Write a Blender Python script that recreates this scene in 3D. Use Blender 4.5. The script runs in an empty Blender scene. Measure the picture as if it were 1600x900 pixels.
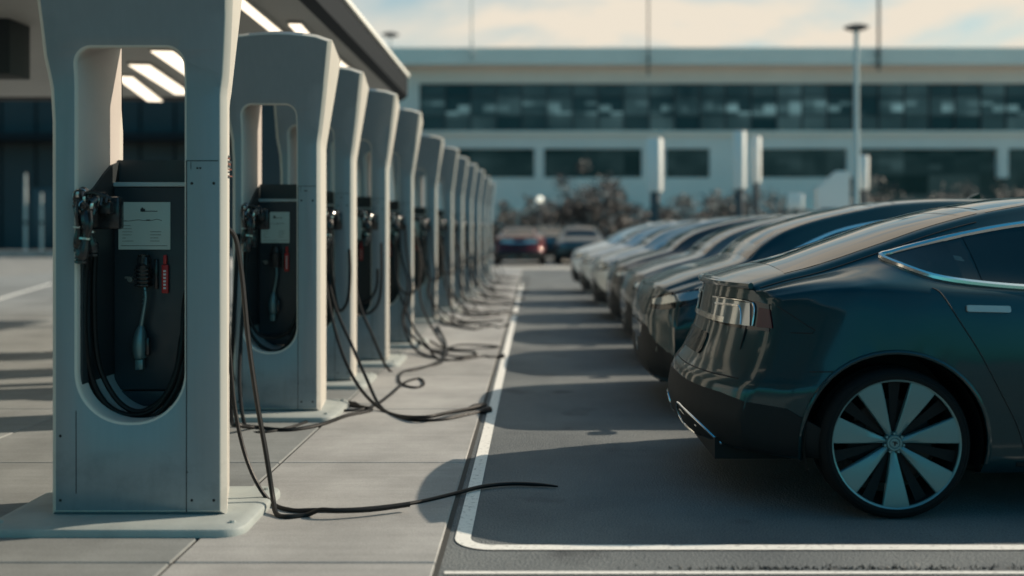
import bpy, bmesh, math, random
from mathutils import Vector, Matrix
from mathutils.bvhtree import BVHTree
R = math.radians
random.seed(7)
scene = bpy.context.scene
COL = scene.collection

# ------------------------------------------------------------------ helpers
F, CX, CY, EYE = 1600.0, 835.0, 360.0, 1.295          # camera model used to survey positions off the photograph
def W(px, py, d):  return Vector(((px-CX)*d/F, d, EYE-(py-CY)*d/F))
def G(px, py, z=0.0):
    d = (EYE-z)*F/(py-CY); return Vector(((px-CX)*d/F, d, z))

def new_obj(name, mesh, parent=None):
    o = bpy.data.objects.new(name, mesh); COL.objects.link(o)
    if parent is not None: o.parent = parent
    return o
def obj(name, bm, m, parent=None, smooth=True, sharp=35):
    me = bpy.data.meshes.new(name)
    bm.normal_update(); bm.to_mesh(me); bm.free()
    ms = m if isinstance(m, (list, tuple)) else [m]
    for x in ms: me.materials.append(x)
    if smooth:
        for p in me.polygons: p.use_smooth = True
        try: me.set_sharp_from_angle(angle=R(sharp))
        except Exception: pass
    return new_obj(name, me, parent)
def thing(name, label, cat, loc=(0,0,0), rz=0, group=None):
    o = bpy.data.objects.new(name, None); COL.objects.link(o)
    o.empty_display_size = .1
    o.location = loc; o.rotation_euler = (0,0,rz)
    return tag(o, label, cat, group)
def tag(o, label, cat, group=None):
    o['label'] = label; o['category'] = cat
    if group: o['group'] = group
    return o
def kind(o, k): o['kind'] = k; return o
def copy_tree(o, parent=None):
    c = o.copy(); COL.objects.link(c)
    if parent is not None: c.parent = parent
    for ch in list(o.children): copy_tree(ch, c)
    return c

def box(bm, x0, x1, y0, y1, z0, z1, mi=0, bev=0, seg=2, rot=None):
    c = Vector(((x0+x1)/2, (y0+y1)/2, (z0+z1)/2))
    r = bmesh.ops.create_cube(bm, size=1)
    vs = r['verts']
    for v in vs: v.co = Vector((v.co.x*(x1-x0), v.co.y*(y1-y0), v.co.z*(z1-z0)))
    if bev:
        es = list({e for v in vs for e in v.link_edges})
        rr = bmesh.ops.bevel(bm, geom=es, offset=bev, segments=seg, affect='EDGES', profile=.5)
        vs = list({v for f in rr['faces'] for v in f.verts} | {v for v in vs if v.is_valid})
    fs = list({f for v in vs for f in v.link_faces})
    for f in fs: f.material_index = mi
    for v in vs:
        if rot: v.co = rot @ v.co
        v.co += c
    return vs
def catmull(pts, n=8, closed=False):
    P = [Vector(p) for p in pts]; out = []
    N = len(P); rng = N if closed else N-1
    for i in range(rng):
        if closed: a,b,c,d = P[(i-1)%N],P[i],P[(i+1)%N],P[(i+2)%N]
        else: a,b,c,d = P[max(i-1,0)],P[i],P[i+1],P[min(i+2,N-1)]
        for k in range(n):
            t = k/n
            out.append(.5*((2*b)+(c-a)*t+(2*a-5*b+4*c-d)*t*t+(3*b-a-3*c+d)*t**3))
    if not closed: out.append(P[-1].copy())
    return out
def tube(bm, pts, r, seg=8, closed=False, mi=0, cap=True, flat=1.0):
    P = [Vector(p) for p in pts]; N = len(P)
    rad = r if callable(r) else (lambda t: r)
    T = []
    for i in range(N):
        if closed: t = P[(i+1)%N]-P[(i-1)%N]
        else: t = P[min(i+1,N-1)]-P[max(i-1,0)]
        T.append(t.normalized() if t.length > 1e-9 else Vector((0,0,1)))
    up = Vector((0,0,1)) if abs(T[0].z) < .9 else Vector((1,0,0))
    n = (up - T[0]*up.dot(T[0])).normalized()
    rings = []
    for i in range(N):
        n = (n - T[i]*n.dot(T[i]))
        n = n.normalized() if n.length > 1e-6 else T[i].orthogonal().normalized()
        b = T[i].cross(n)
        q = rad(i/max(1,N-1))
        rings.append([bm.verts.new(P[i]+(n*math.cos(2*math.pi*k/seg)+b*math.sin(2*math.pi*k/seg)*flat)*q) for k in range(seg)])
    M = N if closed else N-1
    for i in range(M):
        a, c = rings[i], rings[(i+1)%N]
        for k in range(seg):
            f = bm.faces.new((a[k],a[(k+1)%seg],c[(k+1)%seg],c[k])); f.material_index = mi
    if cap and not closed:
        bm.faces.new(rings[0][::-1]).material_index = mi; bm.faces.new(rings[-1]).material_index = mi
def lathe(bm, prof, seg=48, axis='Y', c=(0,0,0), mi=0, a0=0, a1=2*math.pi):
    c = Vector(c); full = abs(a1-a0-2*math.pi) < 1e-6
    rings = []
    n = seg if full else seg+1
    for (r, h) in prof:
        ring = []
        for k in range(n):
            a = a0+(a1-a0)*k/seg
            if axis == 'Y': p = Vector((r*math.cos(a), h, r*math.sin(a)))
            else: p = Vector((r*math.cos(a), r*math.sin(a), h))
            ring.append(bm.verts.new(c+p))
        rings.append(ring)
    for i in range(len(rings)-1):
        for k in range(seg):
            k2 = (k+1) % n
            f = bm.faces.new((rings[i][k], rings[i][k2], rings[i+1][k2], rings[i+1][k])); f.material_index = mi
    return rings
def prism(bm, pts, d, mi=0):
    """pts: closed loop of 3D points, extruded by vector d"""
    d = Vector(d)
    a = [bm.verts.new(Vector(p)) for p in pts]; b = [bm.verts.new(Vector(p)+d) for p in pts]
    n = len(a)
    fs = [bm.faces.new(a), bm.faces.new(b[::-1])]
    for i in range(n): fs.append(bm.faces.new((a[i], b[i], b[(i+1)%n], a[(i+1)%n])))
    for f in fs: f.material_index = mi
    bmesh.ops.recalc_face_normals(bm, faces=fs)
def pchip(xs, ys):
    n = len(xs); h = [xs[i+1]-xs[i] for i in range(n-1)]
    dl = [(ys[i+1]-ys[i])/h[i] for i in range(n-1)]
    m = [0]*n
    m[0] = dl[0]; m[-1] = dl[-1]
    for i in range(1, n-1):
        if dl[i-1]*dl[i] <= 0: m[i] = 0
        else:
            w1, w2 = 2*h[i]+h[i-1], h[i]+2*h[i-1]
            m[i] = (w1+w2)/(w1/dl[i-1]+w2/dl[i])
    def f(x):
        if x <= xs[0]: return ys[0]
        if x >= xs[-1]: return ys[-1]
        i = 0
        while x > xs[i+1]: i += 1
        t = (x-xs[i])/h[i]; t2, t3 = t*t, t**3
        return (2*t3-3*t2+1)*ys[i]+(t3-2*t2+t)*h[i]*m[i]+(-2*t3+3*t2)*ys[i+1]+(t3-t2)*h[i]*m[i+1]
    return f
def smooth01(t): t = max(0, min(1, t)); return t*t*(3-2*t)

# ------------------------------------------------------------------ materials
def mat(name, col, rough=.5, metal=0., spec=.5, coat=0., coat_r=.03, emit=None, es=0., noise=0., nscale=8., bump=0., bscale=60., rvar=0.):
    m = bpy.data.materials.new(name); m.use_nodes = True
    nt = m.node_tree; N = nt.nodes; L = nt.links
    b = N['Principled BSDF']
    b.inputs['Base Color'].default_value = (*col, 1); b.inputs['Roughness'].default_value = rough
    b.inputs['Metallic'].default_value = metal; b.inputs['Specular IOR Level'].default_value = spec
    b.inputs['Coat Weight'].default_value = coat; b.inputs['Coat Roughness'].default_value = coat_r
    if emit: b.inputs['Emission Color'].default_value = (*emit, 1); b.inputs['Emission Strength'].default_value = es
    if noise or bump or rvar:
        tc = N.new('ShaderNodeTexCoord')
    if noise or rvar:
        nz = N.new('ShaderNodeTexNoise'); nz.inputs['Scale'].default_value = nscale; nz.inputs['Detail'].default_value = 7; nz.inputs['Roughness'].default_value = .65
        L.new(tc.outputs['Object'], nz.inputs['Vector'])
    if noise:
        mx = N.new('ShaderNodeMix'); mx.data_type = 'RGBA'
        mx.inputs[6].default_value = (*[c*(1-noise) for c in col], 1); mx.inputs[7].default_value = (*[min(1, c*(1+noise)) for c in col], 1)
        mr = N.new('ShaderNodeMapRange'); mr.inputs[1].default_value = .3; mr.inputs[2].default_value = .7
        L.new(nz.outputs['Fac'], mr.inputs[0]); L.new(mr.outputs[0], mx.inputs[0]); L.new(mx.outputs[2], b.inputs['Base Color'])
    if rvar:
        mr2 = N.new('ShaderNodeMapRange'); mr2.inputs[1].default_value = .3; mr2.inputs[2].default_value = .7
        mr2.inputs[3].default_value = max(.02, rough-rvar); mr2.inputs[4].default_value = min(1, rough+rvar)
        L.new(nz.outputs['Fac'], mr2.inputs[0]); L.new(mr2.outputs[0], b.inputs['Roughness'])
    if bump:
        n2 = N.new('ShaderNodeTexNoise'); n2.inputs['Scale'].default_value = bscale; n2.inputs['Detail'].default_value = 5
        bp = N.new('ShaderNodeBump'); bp.inputs['Strength'].default_value = bump; bp.inputs['Distance'].default_value = .01
        L.new(tc.outputs['Object'], n2.inputs['Vector']); L.new(n2.outputs['Fac'], bp.inputs['Height']); L.new(bp.outputs[0], b.inputs['Normal'])
    return m

def weather(m, col, amt=.03):
    nt = m.node_tree; N = nt.nodes; L = nt.links; b = N['Principled BSDF']
    tc = N.new('ShaderNodeTexCoord'); mp = N.new('ShaderNodeMapping'); mp.inputs['Scale'].default_value = (38, 38, 1.6)
    n1 = N.new('ShaderNodeTexNoise'); n1.inputs['Scale'].default_value = 1; n1.inputs['Detail'].default_value = 6; L.new(tc.outputs['Object'], mp.inputs[0]); L.new(mp.outputs[0], n1.inputs['Vector'])
    n2 = N.new('ShaderNodeTexNoise'); n2.inputs['Scale'].default_value = 5; n2.inputs['Detail'].default_value = 10; n2.inputs['Roughness'].default_value = .7; L.new(tc.outputs['Object'], n2.inputs['Vector'])
    sz = N.new('ShaderNodeSeparateXYZ'); L.new(tc.outputs['Object'], sz.inputs[0])
    def rg(src, a, c, lo, hi):
        k = N.new('ShaderNodeMapRange'); k.inputs[1].default_value = a; k.inputs[2].default_value = c; k.inputs[3].default_value = lo; k.inputs[4].default_value = hi; L.new(src, k.inputs[0]); return k.outputs[0]
    def ml(a, c):
        k = N.new('ShaderNodeMath'); k.operation = 'MULTIPLY'; L.new(a, k.inputs[0]); L.new(c, k.inputs[1]); return k.outputs[0]
    splash = N.new('ShaderNodeMath'); splash.operation = 'MAXIMUM'          # dried splashes just above the base plate
    L.new(rg(n2.outputs['Fac'], .46, .62, 1, .80), splash.inputs[0]); L.new(rg(sz.outputs[2], .08, .34, 0, 1), splash.inputs[1])
    v = ml(ml(rg(n1.outputs['Fac'], .35, .7, 1-amt, 1+amt*.4), rg(n2.outputs['Fac'], .3, .7, 1-amt, 1+amt*.5)), splash.outputs[0])
    mx = N.new('ShaderNodeMix'); mx.data_type = 'RGBA'; mx.blend_type = 'MULTIPLY'; mx.inputs[0].default_value = 1; mx.inputs[6].default_value = (*col, 1)
    L.new(v, mx.inputs[7]); L.new(mx.outputs[2], b.inputs['Base Color'])
def asphalt_mat():
    m = bpy.data.materials.new('asphalt'); m.use_nodes = True
    nt = m.node_tree; N = nt.nodes; L = nt.links; b = N['Principled BSDF']
    tc = N.new('ShaderNodeTexCoord')
    fine = N.new('ShaderNodeTexNoise'); fine.inputs['Scale'].default_value = 130; fine.inputs['Detail'].default_value = 4; fine.inputs['Roughness'].default_value = .75
    big = N.new('ShaderNodeTexNoise'); big.inputs['Scale'].default_value = .9; big.inputs['Detail'].default_value = 8; big.inputs['Roughness'].default_value = .6
    vor = N.new('ShaderNodeTexVoronoi'); vor.inputs['Scale'].default_value = 95
    for n in (fine, big, vor): L.new(tc.outputs['Object'], n.inputs['Vector'])
    r1 = N.new('ShaderNodeValToRGB'); r1.color_ramp.elements[0].position = .34; r1.color_ramp.elements[1].position = .7
    r1.color_ramp.elements[0].color = (.048, .058, .062, 1); r1.color_ramp.elements[1].color = (.228, .243, .247, 1)
    L.new(fine.outputs['Fac'], r1.inputs[0])
    r2 = N.new('ShaderNodeValToRGB'); r2.color_ramp.elements[0].position = .3; r2.color_ramp.elements[1].position = .72
    r2.color_ramp.elements[0].color = (.7, .72, .74, 1); r2.color_ramp.elements[1].color = (1.35, 1.32, 1.27, 1)
    L.new(big.outputs['Fac'], r2.inputs[0])
    mx = N.new('ShaderNodeMix'); mx.data_type = 'RGBA'; mx.blend_type = 'MULTIPLY'; mx.inputs[0].default_value = 1
    L.new(r1.outputs[0], mx.inputs[6]); L.new(r2.outputs[0], mx.inputs[7])
    # oil drips
    oil = N.new('ShaderNodeTexNoise'); oil.inputs['Scale'].default_value = 1.9; oil.inputs['Detail'].default_value = 6
    L.new(tc.outputs['Object'], oil.inputs['Vector'])
    r3 = N.new('ShaderNodeValToRGB'); r3.color_ramp.elements[0].position = .60; r3.color_ramp.elements[1].position = .70
    r3.color_ramp.elements[0].color = (1,1,1,1); r3.color_ramp.elements[1].color = (.55,.55,.57,1)
    L.new(oil.outputs['Fac'], r3.inputs[0])
    m2 = N.new('ShaderNodeMix'); m2.data_type = 'RGBA'; m2.blend_type = 'MULTIPLY'; m2.inputs[0].default_value = 1
    L.new(mx.outputs[2], m2.inputs[6]); L.new(r3.outputs[0], m2.inputs[7]); L.new(m2.outputs[2], b.inputs['Base Color'])
    b.inputs['Roughness'].default_value = .85; b.inputs['Specular IOR Level'].default_value = .35
    bp = N.new('ShaderNodeBump'); bp.inputs['Strength'].default_value = .55; bp.inputs['Distance'].default_value = .006
    L.new(vor.outputs['Distance'], bp.inputs['Height']); L.new(bp.outputs[0], b.inputs['Normal'])
    return m
def concrete_mat(name, col, island=.10):
    m = bpy.data.materials.new(name); m.use_nodes = True
    nt = m.node_tree; N = nt.nodes; L = nt.links; b = N['Principled BSDF']
    tc = N.new('ShaderNodeTexCoord'); geo = N.new('ShaderNodeNewGeometry')
    n1 = N.new('ShaderNodeTexNoise'); n1.inputs['Scale'].default_value = 1.6; n1.inputs['Detail'].default_value = 9; n1.inputs['Roughness'].default_value = .65
    n2 = N.new('ShaderNodeTexNoise'); n2.inputs['Scale'].default_value = 160; n2.inputs['Detail'].default_value = 3
    mp = N.new('ShaderNodeMapping'); mp.inputs['Scale'].default_value = (.6, 9, 1)
    n3 = N.new('ShaderNodeTexNoise'); n3.inputs['Scale'].default_value = 2; n3.inputs['Detail'].default_value = 5
    L.new(tc.outputs['Object'], n1.inputs['Vector']); L.new(tc.outputs['Object'], n2.inputs['Vector'])
    L.new(tc.outputs['Object'], mp.inputs[0]); L.new(mp.outputs[0], n3.inputs['Vector'])
    def rng(src, lo, hi, a=.3, c=.7):
        r = N.new('ShaderNodeMapRange'); r.inputs[1].default_value = a; r.inputs[2].default_value = c; r.inputs[3].default_value = lo; r.inputs[4].default_value = hi
        L.new(src, r.inputs[0]); return r.outputs[0]
    def mul(a, c):
        k = N.new('ShaderNodeMath'); k.operation = 'MULTIPLY'; L.new(a, k.inputs[0]); L.new(c, k.inputs[1]); return k.outputs[0]
    v = mul(mul(mul(rng(n1.outputs['Fac'], .76, 1.14), rng(n2.outputs['Fac'], .84, 1.14)), rng(n3.outputs['Fac'], .93, 1.06)),
            rng(geo.outputs['Random Per Island'], 1-island, 1+island, 0, 1))
    mx = N.new('ShaderNodeMix'); mx.data_type = 'RGBA'; mx.blend_type = 'MULTIPLY'; mx.inputs[0].default_value = 1
    mx.inputs[6].default_value = (*col, 1); L.new(v, mx.inputs[7]); L.new(mx.outputs[2], b.inputs['Base Color'])
    b.inputs['Roughness'].default_value = .8; b.inputs['Specular IOR Level'].default_value = .3
    bp = N.new('ShaderNodeBump'); bp.inputs['Strength'].default_value = .25; bp.inputs['Distance'].default_value = .004
    L.new(n2.outputs['Fac'], bp.inputs['Height']); L.new(bp.outputs[0], b.inputs['Normal'])
    return m
def paint_line_mat():
    m = bpy.data.materials.new('road_paint'); m.use_nodes = True
    nt = m.node_tree; N = nt.nodes; L = nt.links; b = N['Principled BSDF']
    tc = N.new('ShaderNodeTexCoord'); nz = N.new('ShaderNodeTexNoise'); nz.inputs['Scale'].default_value = 45; nz.inputs['Detail'].default_value = 8; nz.inputs['Roughness'].default_value = .7
    L.new(tc.outputs['Object'], nz.inputs['Vector'])
    r = N.new('ShaderNodeValToRGB'); r.color_ramp.elements[0].position = .32; r.color_ramp.elements[1].position = .46
    r.color_ramp.elements[0].color = (.28,.28,.26,1); r.color_ramp.elements[1].color = (.74,.73,.68,1)
    L.new(nz.outputs['Fac'], r.inputs[0]); L.new(r.outputs[0], b.inputs['Base Color']); b.inputs['Roughness'].default_value = .7
    return m
def lit_glass_mat(name, base, glint, faint, zlo, zhi):
    m = bpy.data.materials.new(name); m.use_nodes = True
    nt = m.node_tree; N = nt.nodes; L = nt.links; b = N['Principled BSDF']
    b.inputs['Base Color'].default_value = (*base, 1); b.inputs['Roughness'].default_value = .15; b.inputs['Specular IOR Level'].default_value = .35
    tc = N.new('ShaderNodeTexCoord')
    def rng(src, a, c, lo=0., hi=1.):
        k = N.new('ShaderNodeMapRange'); k.inputs[1].default_value = a; k.inputs[2].default_value = c; k.inputs[3].default_value = lo; k.inputs[4].default_value = hi
        L.new(src, k.inputs[0]); return k.outputs[0]
    def op(o, a, c):
        k = N.new('ShaderNodeMath'); k.operation = o
        for i, v in enumerate((a, c)):
            if isinstance(v, (int, float)): k.inputs[i].default_value = v
            else: L.new(v, k.inputs[i])
        return k.outputs[0]
    def cells(dx, dz, ox, oz):           # one value per pane
        ad = N.new('ShaderNodeVectorMath'); ad.operation = 'ADD'; ad.inputs[1].default_value = (ox, 0, oz)
        sn = N.new('ShaderNodeVectorMath'); sn.operation = 'SNAP'; sn.inputs[1].default_value = (dx, 500, dz)
        w = N.new('ShaderNodeTexWhiteNoise'); w.noise_dimensions = '3D'
        L.new(tc.outputs['Object'], ad.inputs[0]); L.new(ad.outputs[0], sn.inputs[0]); L.new(sn.outputs[0], w.inputs['Vector']); return w.outputs['Value']
    n = N.new('ShaderNodeTexNoise'); n.inputs['Scale'].default_value = .22; n.inputs['Detail'].default_value = 3; L.new(tc.outputs['Object'], n.inputs['Vector'])
    sz = N.new('ShaderNodeSeparateXYZ'); L.new(tc.outputs['Object'], sz.inputs[0])
    mid = (zlo+zhi)/2
    band = op('MULTIPLY', rng(sz.outputs[2], mid-.75, mid-.3), rng(sz.outputs[2], mid+.55, mid+.15))
    lamps = op('MULTIPLY', op('MULTIPLY', rng(cells(.875, .45, 7.87, .0), .55, .95), band), rng(n.outputs['Fac'], .40, .62))
    room = op('MULTIPLY', cells(1.75, 1.35, 7.87, -9.15+13.5), rng(n.outputs['Fac'], .3, .7))
    e = op('ADD', op('MULTIPLY', lamps, glint), op('MULTIPLY', room, faint))
    b.inputs['Emission Color'].default_value = (.50,.88,.92,1); L.new(e, b.inputs['Emission Strength'])
    return m
def leaf_mat(name, c):
    m = bpy.data.materials.new(name); m.use_nodes = True
    nt = m.node_tree; N = nt.nodes; L = nt.links; b = N['Principled BSDF']
    geo = N.new('ShaderNodeNewGeometry'); r = N.new('ShaderNodeValToRGB')
    r.color_ramp.elements[0].color = (c[0]*.5, c[1]*.5, c[2]*.5, 1); r.color_ramp.elements[1].color = (c[0]*1.5, c[1]*1.5, c[2]*1.4, 1)
    L.new(geo.outputs['Random Per Island'], r.inputs[0]); L.new(r.outputs[0], b.inputs['Base Color']); b.inputs['Roughness'].default_value = .6
    return m

M = dict(
    asphalt=asphalt_mat(),
    slab=concrete_mat('concrete_slab', (.325,.322,.31), .10),
    slab_dark=concrete_mat('grey_concrete', (.215,.225,.22), .14),
    far_slab=concrete_mat('pale_concrete', (.25,.25,.235), .03),
    bounce=concrete_mat('pale_bounce_ground', (.46,.44,.40), .02),
    joint=mat('joint_sand', (.045,.045,.042), .95),
    line=paint_line_mat(),
    housing=mat('satin_housing_paint', (.215,.268,.278), .33, .25, .5, noise=.05, nscale=1.5, rvar=.06, bump=.03, bscale=300),
    housing_edge=mat('sunlit_edge_tone', (.53,.49,.43), .45, noise=.05, nscale=2, rvar=.06),  # edge faces paler and warmer than the front: sunlight put into the colour
    recess_wall=mat('recess_wall', (.48,.435,.40), .5, noise=.06, nscale=2),
    seam=mat('dark_seam', (.01,.011,.012), .8),
    console=mat('console_plastic', (.030,.042,.048), .42, rvar=.1, nscale=20),
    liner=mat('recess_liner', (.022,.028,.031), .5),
    rubber=mat('cable_rubber', (.004,.0045,.005), .5, spec=.25, rvar=.1, nscale=30),
    conn=mat('connector_plastic', (.02,.021,.023), .22, noise=.4, nscale=40),
    steel=mat('brushed_steel', (.5,.5,.48), .28, 1.),
    red=mat('red_tag', (.5,.03,.03), .5),
    rust=mat('rust_stain', (.14,.045,.03), .8),
    white=mat('white_print', (.75,.75,.72), .6),
    screen=mat('display_screen', (.17,.25,.24), .3, emit=(.35,.62,.60), es=.07),
    ink=mat('screen_print', (.02,.03,.035), .6),
    trimlight=mat('console_trim', (.45,.55,.55), .3),
    pad=mat('cast_base', (.30,.325,.31), .6, noise=.12, nscale=6, bump=.15, bscale=120),
    glass=mat('tinted_glass', (.004,.007,.009), .04, 0, .4),
    chrome=mat('chrome', (.75,.76,.74), .16, 1.),
    handle=mat('satin_handle', (.42,.41,.39), .45, .3),
    black=mat('black_trim', (.008,.010,.011), .62, spec=.25),
    gloss_black=mat('gloss_black', (.006,.007,.007), .12),
    tyre=mat('tyre_rubber', (.007,.0075,.008), .8, spec=.2, bump=.2, bscale=90),
    alloy=mat('silver_alloy', (.15,.25,.26), .36, .5),
    alloy_dark=mat('dark_alloy', (.006,.008,.009), .6, .0, .2),
    disc=mat('brake_disc', (.05,.05,.05), .5, .9),
    lens_red=mat('tail_lens', (.07,.010,.010), .15, spec=.3),
    lens_clear=mat('clear_lens', (.33,.35,.34), .12, .55, coat=1.),
    plate=mat('plate_white', (.6,.6,.58), .5),
    facade=mat('facade_panel', (.80,.69,.61), .65, noise=.06, nscale=.25),
    facade_light=mat('facade_fascia', (.84,.74,.64), .6, noise=.05, nscale=.3),
    oglass=lit_glass_mat('office_glass', (.010,.022,.028), .26, .075, 8.08, 11.36),
    dglass=lit_glass_mat('dark_office_glass', (.010,.013,.017), .03, .035, 4.9, 6.9),
    mullion=mat('window_mullion', (.03,.035,.038), .5),
    dark_wall=mat('dark_cladding', (.028,.037,.040), .7, noise=.15, nscale=.4),
    soffit=mat('canopy_soffit', (.46,.45,.43), .6, noise=.05, nscale=1),
    fascia=mat('canopy_fascia', (.007,.009,.012), .6, spec=.2),
    edge=mat('canopy_edge', (.8,.78,.72), .5),
    strip=mat('strip_lamp', (.9,.88,.8), .5, emit=(1.,.84,.64), es=1.7),
    globe=mat('globe_lamp', (.9,.88,.8), .5, emit=(1.,.9,.7), es=.8),
    polew=mat('galvanised_pole', (.5,.5,.48), .45, .4),
    poled=mat('dark_pole', (.05,.055,.06), .5),
    signw=mat('white_panel', (.72,.70,.66), .5),
    leaf=leaf_mat('shrub_leaf', (.008,.014,.016)), leaf2=leaf_mat('brown_leaf', (.009,.011,.014)),
    bark=mat('bark', (.06,.05,.045), .9, noise=.3, nscale=20),
)
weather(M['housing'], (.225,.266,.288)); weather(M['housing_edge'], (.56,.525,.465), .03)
def paint(name, c, metal=.5):
    return mat(name, c, .38, metal, .2, coat=.8, coat_r=.085)
P = dict(teal=paint('teal_car_paint', (.002,.030,.037)), charcoal=paint('charcoal_car_paint', (.03,.036,.04)), black=paint('black_car_paint', (.01,.012,.013)),
         grey=paint('grey_car_paint', (.12,.13,.13)), silver=paint('silver_car_paint', (.50,.51,.49)), pale=paint('pale_silver_car_paint', (.64,.63,.60)), white=paint('white_car_paint', (.78,.76,.71), .0),
         red=paint('red_car_paint', (.08,.005,.006)), blue=paint('blue_grey_car_paint', (.03,.055,.065)))

# ------------------------------------------------------------------ ground
def plane(name, x0, x1, y0, y1, z, m, sub=1):
    bm = bmesh.new()
    bm.faces.new([bm.verts.new(p) for p in ((x0,y0,z),(x1,y0,z),(x1,y1,z),(x0,y1,z))])
    return kind(obj(name, bm, m, smooth=False), 'structure')
plane('ground', -500, 500, -200, 900, 0, M['asphalt'])
EDGE = -.36
plane('walkway_bed', -14, EDGE, -4, 34, .004, M['joint'])
bm = bmesh.new(); bmL = bmesh.new()
xs = [EDGE-.016]; xs += [-1.40]; 
x = -1.40
while x > -13.5: x -= 1.9; xs.append(x)
ys = [-2.85]
while ys[-1] < 33: ys.append(ys[-1]+1.7)
g = .007
for i in range(len(xs)-1):
    for j in range(len(ys)-1):
        box(bm if i < 1 else bmL, xs[i+1]+g, xs[i]-g, ys[j]+g, ys[j+1]-g, -.03, .014, bev=.005, seg=1)
kind(obj('walkway', bm, M['slab'], smooth=False), 'structure'); kind(obj('forecourt', bmL, M['slab_dark'], smooth=False), 'structure')
plane('far_pavement', -60, -14.02, -4, 49, .006, M['far_slab'])
plane('bounce_ground', -13.9, 75, 34.05, 69.9, .006, M['bounce'])  # pale ground added to bounce sunlight up onto the office facade
# painted bay markings
bm = bmesh.new()
def ribbon(bm, pts, w, z):
    P_ = [Vector((p[0], p[1], z)) for p in pts]; L_ = []; R_ = []
    for i, p in enumerate(P_):
        t = (P_[min(i+1, len(P_)-1)]-P_[max(i-1, 0)]).normalized(); n = Vector((-t.y, t.x, 0))
        L_.append(bm.verts.new(p+n*w/2)); R_.append(bm.verts.new(p-n*w/2))
    for i in range(len(P_)-1): bm.faces.new((R_[i], R_[i+1], L_[i+1], L_[i]))
pts = [(-.30, 25.0), (-.30, 12), (-.30, 4.30)]
for k in range(1, 9):
    a = math.pi+ (math.pi/2)*k/8
    pts.append((-.30+.13+.13*math.cos(a), 4.30+.13*math.sin(a)))
pts += [(1.5, 4.17), (7.5, 4.17)]
ribbon(bm, pts, .066, .005)
bb = bmesh.new(); bb.free()
ribbon(bm, [(EDGE+.02, 3.862), (7.5, 3.862)], .03, .005)
kind(obj('bay_marking', bm, M['line'], smooth=False), 'structure')
bm = bmesh.new(); ribbon(bm, [(-10.0, 19.2), (-11.6, 24.6)], .10, .020)
ribbon(bm, [(-10.0, 19.2), (-9.2, 16.4)], .10, .020)
kind(obj('lane_marking', bm, M['line'], smooth=False), 'structure')
# kerb between forecourt and the dark building
bm = bmesh.new(); box(bm, -60, -11.5, 49.1, 50.3, 0, .32, bev=.03); kind(obj('kerb', bm, M['far_slab']), 'structure')
# weeds in the gutter strip
bm = bmesh.new(); rr = random.Random(3)
for k in range(900):
    c = rr.choice([.9, 1.5, 2.2, 2.9, 3.4]); x = rr.gauss(c, .22); y = 3.90+abs(rr.gauss(0, .022))
    h = rr.uniform(.004, .016); a = rr.uniform(0, 6.28); dx, dy = math.cos(a)*.004, math.sin(a)*.004
    bm.faces.new([bm.verts.new(q) for q in ((x-dx,y-dy,0), (x+dx,y+dy,0), (x+rr.gauss(0,.006), y+rr.gauss(0,.006), h))])
kind(obj('weeds', bm, M['leaf'], smooth=False), 'stuff')

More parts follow.
